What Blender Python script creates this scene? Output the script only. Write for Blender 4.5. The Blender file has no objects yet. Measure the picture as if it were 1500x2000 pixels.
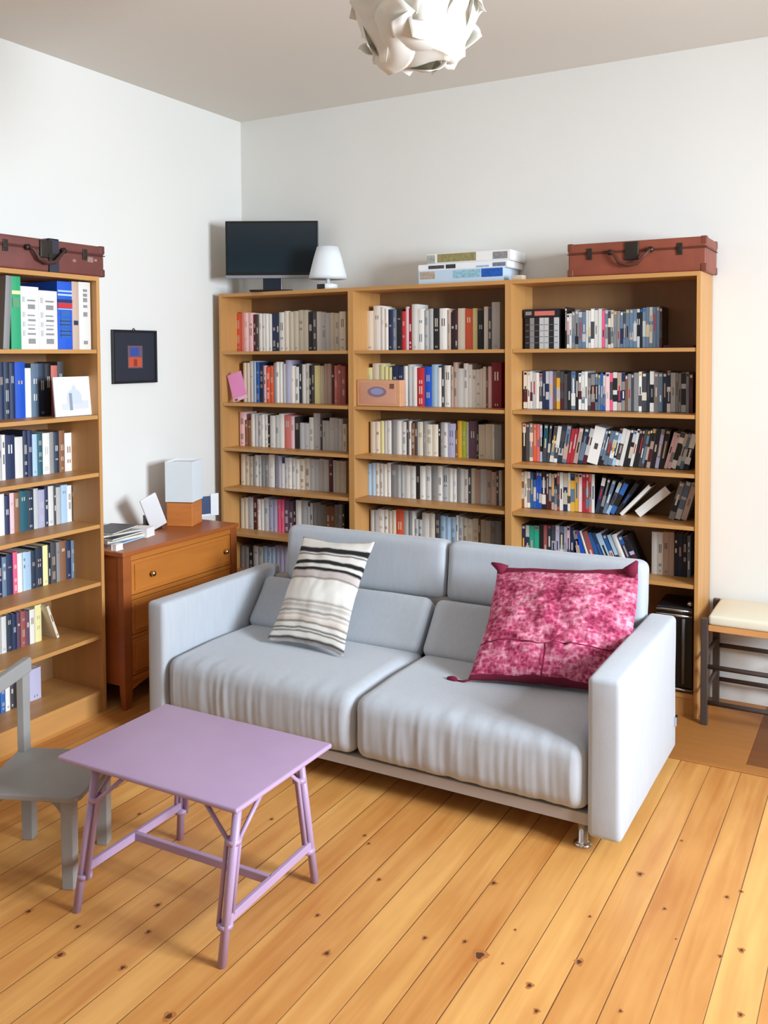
import bpy, bmesh, math, random
from mathutils import Vector, Matrix, noise

# ---------------------------------------------------------------- camera, world, lights, exposure
SC = bpy.context.scene
COL = SC.collection
R = math.radians
cam_d = bpy.data.cameras.new('camera')
cam = bpy.data.objects.new('camera', cam_d); COL.objects.link(cam)
CAMP = Vector((3.5494, -4.5383, 1.6535))
YAW, PITCH, ROLL = R(29.2644), R(2.3055), R(-0.3078)
fwd = Vector((-math.sin(YAW) * math.cos(PITCH), math.cos(YAW) * math.cos(PITCH), -math.sin(PITCH)))
rt = Vector((math.cos(YAW), math.sin(YAW), 0)); up = rt.cross(fwd)
rt2 = math.cos(ROLL) * rt + math.sin(ROLL) * up
up2 = -math.sin(ROLL) * rt + math.cos(ROLL) * up
m = Matrix((rt2, up2, -fwd)).transposed().to_4x4(); m.translation = CAMP
cam.matrix_world = m
cam_d.sensor_fit = 'AUTO'; cam_d.sensor_width = 36.0
cam_d.lens = 1778.9 / 2000 * 36.0
cam_d.shift_y = -(1000 - 765.3) / 2000
cam_d.clip_start = 0.05
SC.camera = cam
vs = SC.view_settings
vs.view_transform = 'Standard'; vs.look = 'None'; vs.gamma = 1.0; vs.use_curve_mapping = False
vs.exposure = 0.09
w = bpy.data.worlds.new('sky'); SC.world = w; w.use_nodes = True
w.node_tree.nodes['Background'].inputs['Color'].default_value = (.80, .90, 1.0, 1)
w.node_tree.nodes['Background'].inputs['Strength'].default_value = 1.0
def area(name, loc, target, sx, sy, power, color, spread=180):
    l = bpy.data.lights.new(name, 'AREA'); l.shape = 'RECTANGLE'; l.size = sx; l.size_y = sy
    l.energy = power; l.color = color; l.spread = R(spread)
    o = bpy.data.objects.new(name, l); COL.objects.link(o); o.location = loc
    o.rotation_euler = (Vector(target) - Vector(loc)).to_track_quat('-Z', 'Y').to_euler()
    return o
# daylight coming in through the two windows of the right wall
area('daylight_and_fill', (5.85, -2.35, 2.0), (0, -2.1, .9), 1.05, 1.2, 190, (.80, .90, 1.0), 125)
area('daylight_and_fill', (5.85, -4.75, 1.9), (0, -3.6, 1.0), 1.1, 1.3, 8, (.80, .90, 1.0))
area('daylight_and_fill', (2.6, -6.75, 1.8), (2.4, 0, 1.3), 1.6, 1.6, 2, (.95, .97, 1.0))  # weak fill lamp added behind the camera, no known window there

# ---------------------------------------------------------------- helpers
def lin(c):
    return tuple((x / 255 / 12.92) if x / 255 <= .04045 else ((x / 255 + .055) / 1.055) ** 2.4 for x in c[:3]) + (1,)
MATS = {}
def mat(name, c, rough=.6, metal=0., spec=None, bump=0., bscale=200., var=0., vscale=(6, 6, 6), sheen=0.):
    if name in MATS: return MATS[name]
    mt = bpy.data.materials.new(name); mt.use_nodes = True
    nt = mt.node_tree; b = nt.nodes['Principled BSDF']
    b.inputs['Base Color'].default_value = lin(c); b.inputs['Roughness'].default_value = rough
    b.inputs['Metallic'].default_value = metal
    if spec is not None: b.inputs['Specular IOR Level'].default_value = spec
    if sheen: b.inputs['Sheen Weight'].default_value = sheen
    tc = nt.nodes.new('ShaderNodeTexCoord')
    if var:
        mp = nt.nodes.new('ShaderNodeMapping'); mp.inputs['Scale'].default_value = vscale
        nz = nt.nodes.new('ShaderNodeTexNoise'); nz.inputs['Scale'].default_value = 1.0; nz.inputs['Detail'].default_value = 5
        cr = nt.nodes.new('ShaderNodeValToRGB')
        l = lin(c)
        cr.color_ramp.elements[0].position = .3; cr.color_ramp.elements[1].position = .7
        cr.color_ramp.elements[0].color = tuple(x * (1 - var) for x in l[:3]) + (1,)
        cr.color_ramp.elements[1].color = tuple(min(1, x * (1 + var)) for x in l[:3]) + (1,)
        nt.links.new(tc.outputs['Object'], mp.inputs[0]); nt.links.new(mp.outputs[0], nz.inputs[0])
        nt.links.new(nz.outputs['Fac'], cr.inputs[0]); nt.links.new(cr.outputs[0], b.inputs['Base Color'])
    if bump:
        n2 = nt.nodes.new('ShaderNodeTexNoise'); n2.inputs['Scale'].default_value = bscale; n2.inputs['Detail'].default_value = 3
        bp = nt.nodes.new('ShaderNodeBump'); bp.inputs['Strength'].default_value = bump; bp.inputs['Distance'].default_value = .002
        nt.links.new(tc.outputs['Object'], n2.inputs[0]); nt.links.new(n2.outputs['Fac'], bp.inputs['Height'])
        nt.links.new(bp.outputs[0], b.inputs['Normal'])
    MATS[name] = mt
    return mt
class N:                                    # small node helper
    def __init__(s, mt): s.nt = mt.node_tree; s.b = s.nt.nodes.get('Principled BSDF')
    def n(s, t, **k):
        o = s.nt.nodes.new(t)
        for a, v in k.items(): setattr(o, a, v)
        return o
    def l(s, a, b): s.nt.links.new(a, b)
    def math(s, op, a, b=None):
        o = s.n('ShaderNodeMath', operation=op)
        for i, v in enumerate((a, b)):
            if v is None: continue
            if isinstance(v, (int, float)): o.inputs[i].default_value = v
            else: s.l(v, o.inputs[i])
        return o.outputs[0]

class MB:                                   # mesh builder: several shapes -> ONE mesh
    def __init__(s): s.v = []; s.f = []; s.mi = []; s.cur = 0; s.sm = []; s.smooth = False
    def add(s, vs_, fs, mi=None):
        o = len(s.v); s.v += [tuple(x) for x in vs_]
        for f in fs:
            s.f.append([i + o for i in f]); s.mi.append(s.cur if mi is None else mi); s.sm.append(s.smooth)
        return s
    def box(s, x0, x1, y0, y1, z0, z1, mi=None, M=None):
        v = [Vector(p) for p in ((x0,y0,z0),(x1,y0,z0),(x1,y1,z0),(x0,y1,z0),(x0,y0,z1),(x1,y0,z1),(x1,y1,z1),(x0,y1,z1))]
        if M: v = [M @ p for p in v]
        return s.add(v, [(0,3,2,1),(4,5,6,7),(0,1,5,4),(1,2,6,5),(2,3,7,6),(3,0,4,7)], mi)
    def prism(s, pts, z0, z1, mi=None, M=None, axis='z'):
        n = len(pts); v = []
        for z in (z0, z1):
            for a, b in pts:
                p = Vector((a, b, z)) if axis == 'z' else Vector((a, z, b)) if axis == 'y' else Vector((z, a, b))
                v.append(M @ p if M else p)
        return s.add(v, [list(range(n))[::-1], list(range(n, 2*n))] + [(i, (i+1) % n, n+(i+1) % n, n+i) for i in range(n)], mi)
    def tube(s, pts, r, seg=10, mi=None, caps=True):
        pts = [Vector(p) for p in pts]; n = len(pts)
        rs = r if isinstance(r, (list, tuple)) else [r] * n
        v = []; prev = None
        for i, p in enumerate(pts):
            t = (pts[min(i+1, n-1)] - pts[max(i-1, 0)]).normalized()
            if prev is None:
                a = Vector((0, 0, 1)) if abs(t.z) < .9 else Vector((1, 0, 0))
                u = t.cross(a).normalized()
            else:
                u = (prev - t * prev.dot(t)).normalized()
            prev = u; q = t.cross(u)
            for k in range(seg):
                a = 2*math.pi*k/seg
                v.append(p + (u*math.cos(a) + q*math.sin(a)) * rs[i])
        f = [(i*seg+k, i*seg+(k+1) % seg, (i+1)*seg+(k+1) % seg, (i+1)*seg+k) for i in range(n-1) for k in range(seg)]
        if caps: f += [tuple(range(seg))[::-1], tuple((n-1)*seg+k for k in range(seg))]
        sm = s.smooth; s.smooth = True; s.add(v, f, mi); s.smooth = sm
        return s
    def lathe(s, prof, seg=24, c=(0, 0, 0), mi=None):
        v = []; n = len(prof)
        for r_, z in prof:
            for k in range(seg):
                a = 2*math.pi*k/seg
                v.append((c[0]+r_*math.cos(a), c[1]+r_*math.sin(a), c[2]+z))
        f = [(i*seg+k, i*seg+(k+1) % seg, (i+1)*seg+(k+1) % seg, (i+1)*seg+k) for i in range(n-1) for k in range(seg)]
        if prof[0][0] > 1e-5: f.append(tuple(range(seg))[::-1])
        if prof[-1][0] > 1e-5: f.append(tuple((n-1)*seg+k for k in range(seg)))
        sm = s.smooth; s.smooth = True; s.add(v, f, mi); s.smooth = sm
        return s
    def rbox(s, x0, x1, y0, y1, z0, z1, r, cuts=(2, 2, 2), fn=None, mi=None):
        def ax(a, b, n):
            e = [a, a+.12*r, a+.3*r, a+.6*r, a+r]; m_ = [a+r+(b-a-2*r)*i/n for i in range(1, n)]
            return e + m_ + [a+b-t for t in e[::-1]]
        A = [ax(x0, x1, cuts[0]), ax(y0, y1, cuts[1]), ax(z0, z1, cuts[2])]
        lo = (x0+r, y0+r, z0+r); hi = (x1-r, y1-r, z1-r)
        idx = {}; V = []; F = []
        def vid(i, j, k):
            if (i, j, k) not in idx:
                p = [A[0][i], A[1][j], A[2][k]]
                q = Vector([max(lo[t], min(hi[t], p[t])) for t in range(3)]); d = Vector(p) - q
                if d.length > 1e-9:
                    m_ = max(abs(x) for x in d)
                    d = d.normalized() * r if m_ > r*.999 else d.normalized()*m_
                p = q + d
                if fn: p = fn(p)
                idx[(i, j, k)] = len(V); V.append(p)
            return idx[(i, j, k)]
        nx, ny, nz = [len(a)-1 for a in A]
        for i in range(nx):
            for j in range(ny):
                F.append((vid(i,j,0), vid(i,j+1,0), vid(i+1,j+1,0), vid(i+1,j,0)))
                F.append((vid(i,j,nz), vid(i+1,j,nz), vid(i+1,j+1,nz), vid(i,j+1,nz)))
        for i in range(nx):
            for k in range(nz):
                F.append((vid(i,0,k), vid(i+1,0,k), vid(i+1,0,k+1), vid(i,0,k+1)))
                F.append((vid(i,ny,k), vid(i,ny,k+1), vid(i+1,ny,k+1), vid(i+1,ny,k)))
        for j in range(ny):
            for k in range(nz):
                F.append((vid(0,j,k), vid(0,j,k+1), vid(0,j+1,k+1), vid(0,j+1,k)))
                F.append((vid(nx,j,k), vid(nx,j+1,k), vid(nx,j+1,k+1), vid(nx,j,k+1)))
        sm = s.smooth; s.smooth = True; s.add(V, F, mi); s.smooth = sm
        return s
    def build(s, name, ms, parent=None, bevel=0., loc=None, rotz=0.):
        me = bpy.data.meshes.new(name); me.from_pydata(s.v, [], s.f)
        for m_ in (ms if isinstance(ms, (list, tuple)) else [ms]): me.materials.append(m_)
        me.polygons.foreach_set('material_index', s.mi); me.polygons.foreach_set('use_smooth', s.sm)
        me.update()
        o = bpy.data.objects.new(name, me); COL.objects.link(o)
        if parent: o.parent = parent
        if loc is not None: o.location = loc
        o.rotation_euler.z = rotz
        if bevel:
            b = o.modifiers.new('bevel', 'BEVEL'); b.width = bevel; b.segments = 2; b.limit_method = 'ANGLE'; b.harden_normals = False
        return o
def empty(name, loc, rotz=0):
    o = bpy.data.objects.new(name, None); COL.objects.link(o); o.location = loc; o.rotation_euler.z = rotz
    o.empty_display_size = .05
    return o
def tag(o, label, cat, group=None, kind=None):
    o['label'] = label; o['category'] = cat
    if group: o['group'] = group
    if kind: o['kind'] = kind
    return o
def struct(o, label=None):
    o['kind'] = 'structure'
    if label: o['label'] = label
    return o

# ---------------------------------------------------------------- materials
M_WALL = mat('wall_paint', (232, 231, 226), .9, bump=.08, bscale=90, var=.015, vscale=(1.5, 1.5, 1.5))
M_CEIL = mat('ceiling_paint', (226, 221, 212), .95, bump=.05, bscale=60)
M_OAK = mat('oak_veneer', (194, 142, 82), .45, var=.10, vscale=(14, 14, 1.2), bump=.04, bscale=60)
M_OAKH = mat('oak_veneer_shelf', (194, 142, 82), .45, var=.10, vscale=(1.2, 14, 14), bump=.04, bscale=60)
M_BACK_SHADED = mat('oak_backboard_shaded', (142, 104, 66), .55, var=.08, vscale=(10, 10, 1))  # same oak made darker: shade inside the bookcases put into the colour
M_TEAK = mat('dresser_wood', (160, 88, 42), .38, var=.14, vscale=(1.5, 1.5, 12))
M_TEAKD = mat('dresser_front_wood', (190, 116, 48), .38, var=.14, vscale=(10, 1.5, 10))
M_SOFA = mat('sofa_fabric', (182, 187, 194), .95, var=.03, vscale=(60, 60, 8), bump=.35, bscale=650, sheen=.25)
M_CHROME = mat('chrome', (215, 215, 218), .18, metal=1.)
M_BRASS = mat('brass', (205, 180, 130), .25, metal=1.)
M_BLACK = mat('black_plastic', (18, 18, 20), .35)
M_DARKMETAL = mat('dark_metal', (62, 56, 50), .4, metal=.7)
M_WHITEP = mat('white_plastic', (236, 238, 240), .35)
M_PAPER = mat('book_pages', (228, 218, 196), .85, var=.06, vscale=(400, 2, 2))
M_LILAC = mat('lilac_paint', (174, 147, 178), .42, var=.03, vscale=(8, 8, 8), bump=.05, bscale=40)
M_GREYP = mat('grey_paint', (150, 149, 147), .35, var=.04, vscale=(8, 8, 8), bump=.05, bscale=40)
M_STOOLW = mat('dark_stained_wood', (74, 62, 58), .5, var=.12, vscale=(20, 20, 3))

def floor_material():
    mt = bpy.data.materials.new('pine_planks'); mt.use_nodes = True; n = N(mt); b = n.b
    tc = n.n('ShaderNodeTexCoord'); sp = n.n('ShaderNodeSeparateXYZ'); n.l(tc.outputs['Object'], sp.inputs[0])
    u = n.math('DIVIDE', n.math('SUBTRACT', sp.outputs[0], 2.930 - .1155*60), .1155)
    pid = n.math('FLOOR', u); fr = n.math('FRACT', u)
    wn = n.n('ShaderNodeTexWhiteNoise', noise_dimensions='1D'); n.l(pid, wn.inputs['W'])
    # grain: stretched noise, offset per plank
    cmb = n.n('ShaderNodeCombineXYZ')
    n.l(n.math('MULTIPLY', sp.outputs[0], 30), cmb.inputs[0])
    n.l(n.math('ADD', n.math('MULTIPLY', sp.outputs[1], 1.6), n.math('MULTIPLY', wn.outputs['Value'], 37)), cmb.inputs[1])
    n.l(n.math('MULTIPLY', wn.outputs['Value'], 11), cmb.inputs[2])
    nz = n.n('ShaderNodeTexNoise'); nz.inputs['Scale'].default_value = 1; nz.inputs['Detail'].default_value = 6; nz.inputs['Distortion'].default_value = .6
    n.l(cmb.outputs[0], nz.inputs[0])
    big = n.n('ShaderNodeTexNoise'); big.inputs['Scale'].default_value = 5; big.inputs['Detail'].default_value = 3
    cm2 = n.n('ShaderNodeCombineXYZ'); n.l(n.math('MULTIPLY', sp.outputs[0], 1.6), cm2.inputs[0]); n.l(n.math('MULTIPLY', sp.outputs[1], .5), cm2.inputs[1]); n.l(pid, cm2.inputs[2])
    n.l(cm2.outputs[0], big.inputs[0])
    r1 = n.n('ShaderNodeValToRGB'); e = r1.color_ramp.elements
    e[0].position = .30; e[0].color = lin((188, 120, 56)); e[1].position = .72; e[1].color = lin((229, 174, 100))
    mixv = n.math('ADD', n.math('MULTIPLY', nz.outputs['Fac'], .42), n.math('ADD', n.math('MULTIPLY', big.outputs['Fac'], .34), n.math('MULTIPLY', wn.outputs['Value'], .24)))
    n.l(mixv, r1.inputs[0])
    # dark joints between boards, a little irregular
    jn = n.n('ShaderNodeTexNoise'); jn.inputs['Scale'].default_value = 1.2
    n.l(tc.outputs['Object'], jn.inputs[0])
    d = n.math('MINIMUM', fr, n.math('SUBTRACT', 1.0, fr))
    wd = n.math('ADD', .010, n.math('MULTIPLY', n.math('SUBTRACT', jn.outputs['Fac'], .35), .045))
    gap = n.math('SUBTRACT', 1.0, n.math('MULTIPLY', n.n('ShaderNodeClamp').outputs[0], 1))
    sm = n.n('ShaderNodeMapRange', interpolation_type='SMOOTHSTEP'); n.l(d, sm.inputs['Value']); sm.inputs['From Min'].default_value = 0
    n.l(n.math('ADD', wd, .004), sm.inputs['From Max'])
    mx = n.n('ShaderNodeMix', data_type='RGBA'); n.l(sm.outputs[0], mx.inputs['Factor'])
    mx.inputs[6].default_value = lin((112, 68, 36)); n.l(r1.outputs[0], mx.inputs[7])
    n.l(mx.outputs[2], b.inputs['Base Color'])
    rr = n.math('ADD', .34, n.math('MULTIPLY', nz.outputs['Fac'], .16)); n.l(rr, b.inputs['Roughness'])
    bp = n.n('ShaderNodeBump'); bp.inputs['Strength'].default_value = .5; bp.inputs['Distance'].default_value = .003
    n.l(n.math('ADD', sm.outputs[0], n.math('MULTIPLY', nz.outputs['Fac'], .10)), bp.inputs['Height']); n.l(bp.outputs[0], b.inputs['Normal'])
    return mt
M_FLOOR = floor_material()
M_KNOT = mat('pine_knot', (84, 46, 22), .5)
M_KNOTH = mat('pine_knot_ring', (176, 112, 56), .45)
M_PATCH = mat('board_patch_light', (172, 112, 54), .5, var=.08, vscale=(2, 20, 2))
M_PATCHD = mat('board_patch_dark', (122, 72, 34), .5, var=.1, vscale=(2, 20, 2))

# ---------------------------------------------------------------- the room
RX, RY, RH = 5.6, -6.4, 3.096
fl = MB(); fl.box(-.1, RX+.1, RY-.1, .1, -.12, 0, 0)
KN = [(2.868,-1.673,1.3),(2.479,-1.943,1.2),(2.411,-2.287,.9),(2.517,-2.247,.9),(2.577,-2.281,2.2),(2.825,-2.176,1.3),(2.203,-2.477,1.2),(2.086,-2.346,.9),
 (2.739,-2.329,1.1),(2.787,-2.409,.9),(2.155,-2.099,.9),(2.943,-1.405,.7),(2.976,-1.821,.8),(3.129,-1.67,.9),(3.162,-1.619,.8),(3.204,-1.912,1),(3.157,-1.967,.8),(3.238,-2.175,.9),
 (2.792,-1.965,.6),(1.56,-2.838,1.3),(1.751,-2.793,1.1),(1.636,-2.536,1.1),(1.702,-2.645,.9),(1.191,-2.157,.9),(1.319,-2.745,1.2),(1.505,-2.726,.9),(1.987,-2.87,1.5),(1.981,-1.893,.9),
 (3.035,-1.949,.4),(2.972,-2.307,.7),(2.645,-2.282,.5),(2.622,-2.129,.5),(1.268,-2.395,.8),(1.633,-1.957,.9),(2.02,-1.932,.8)]
random.seed(11)
for (kx, ky, ks) in KN + [(random.uniform(.3, 4.5), random.uniform(-6, -3.2), random.uniform(.5, 1.3)) for _ in range(50)]:
    for rad, mi, z in ((.0105, 2, .0002), (.0052, 1, .0004)):
        a0 = random.random(); pts = []
        for i in range(14):
            a = 2*math.pi*i/14; rr = rad*ks*(1+.18*math.sin(3*a+a0*9)+.1*math.sin(5*a))
            pts.append((kx+rr*math.cos(a)*.95, ky+rr*math.sin(a)*1.25, z))
        fl.add(pts, [tuple(range(14))], mi)
struct(fl.build('floor', [M_FLOOR, M_KNOT, M_KNOTH]), 'honey coloured pine plank floor with dark knots')
# boards laid crossways beside the back wall, right of the bookcases
struct(MB().box(2.45, 5.5, -.775, -.70, 0, .006).build('trim_1', M_PATCH, bevel=.002), 'narrow cross board ending the plank floor')
pb = MB(); pb.box(2.80, 3.052, -.697, -.005, 0, .003); pb.box(2.45, 2.80, -.697, -.315, 0, .003); struct(pb.build('trim_2', M_PATCH, bevel=.001), 'light plywood floor panel under the stool')
struct(MB().box(3.055, 5.59, -.697, -.005, 0, .003).build('trim_3', M_PATCHD, bevel=.001), 'dark brown floor panel by the back wall')
struct(MB().box(-.1, 0, RY, 0, 0, RH).build('wall_left', M_WALL))
struct(MB().box(-.1, RX+.1, 0, .1, 0, RH).build('wall_back', M_WALL))
struct(MB().box(-.1, RX+.1, RY-.1, .1, RH, RH+.1).build('ceiling', M_CEIL))
def wall_with_windows(name, horizontal, pos, a0, a1, wins):
    b = MB()
    def seg(u0, u1, z0, z1):
        if horizontal: b.box(u0, u1, pos-.12, pos, z0, z1)
        else: b.box(pos, pos+.12, u0, u1, z0, z1)
    cur = a0
    for (u0, u1, z0, z1) in wins:
        seg(cur, u0, 0, RH); seg(u0, u1, 0, z0); seg(u0, u1, z1, RH); cur = u1
    seg(cur, a1, 0, RH)
    return struct(b.build(name, mat('wall_paint_low_bounce', (112, 104, 94), .9)))  # unseen walls coloured dark to cut the light they bounce back
M_GLASS = bpy.data.materials.new('window_glass'); M_GLASS.use_nodes = True
_n = N(M_GLASS); _t = _n.n('ShaderNodeBsdfTransparent'); _g = _n.n('ShaderNodeBsdfGlossy'); _g.inputs['Roughness'].default_value = .02
_x = _n.n('ShaderNodeMixShader'); _x.inputs[0].default_value = .05; _n.l(_t.outputs[0], _x.inputs[1]); _n.l(_g.outputs[0], _x.inputs[2])
_n.l(_x.outputs[0], _n.nt.nodes['Material Output'].inputs[0])
M_FRAME = mat('window_frame_paint', (235, 235, 232), .4)
def window(i, horizontal, pos, u0, u1, z0, z1):
    b = MB()
    def bx(a, c, d, e, th=.05):
        if horizontal: b.box(a, c, pos-.06-th/2, pos-.06+th/2, d, e)
        else: b.box(pos+.06-th/2, pos+.06+th/2, a, c, d, e)
    for (a, c, d, e) in ((u0, u0+.05, z0, z1), (u1-.05, u1, z0, z1), (u0, u1, z0, z0+.05), (u0, u1, z1-.05, z1), ((u0+u1)/2-.03, (u0+u1)/2+.03, z0, z1)): bx(a, c, d, e)
    o = struct(b.build('window_%d' % i, M_FRAME))
    g = MB()
    if horizontal: g.box(u0+.05, u1-.05, pos-.062, pos-.058, z0+.05, z1-.05)
    else: g.box(pos+.058, pos+.062, u0+.05, u1-.05, z0+.05, z1-.05)
    g.build('pane', M_GLASS, o)
wall_with_windows('wall_right', False, RX, RY, 0, [(-5.5, -4.1, 1.0, 2.85), (-3.1, -1.6, 1.0, 2.85)])
wall_with_windows('wall_front', True, RY, -.1, RX+.1, [(1.8, 3.4, .95, 2.6)])
window(1, False, RX, -3.1, -1.6, 1.0, 2.85); window(2, False, RX, -5.5, -4.1, 1.0, 2.85); window(3, True, RY, 1.8, 3.4, .95, 2.6)  # the front wall's window is unseen, added for the fill lamp

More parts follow.
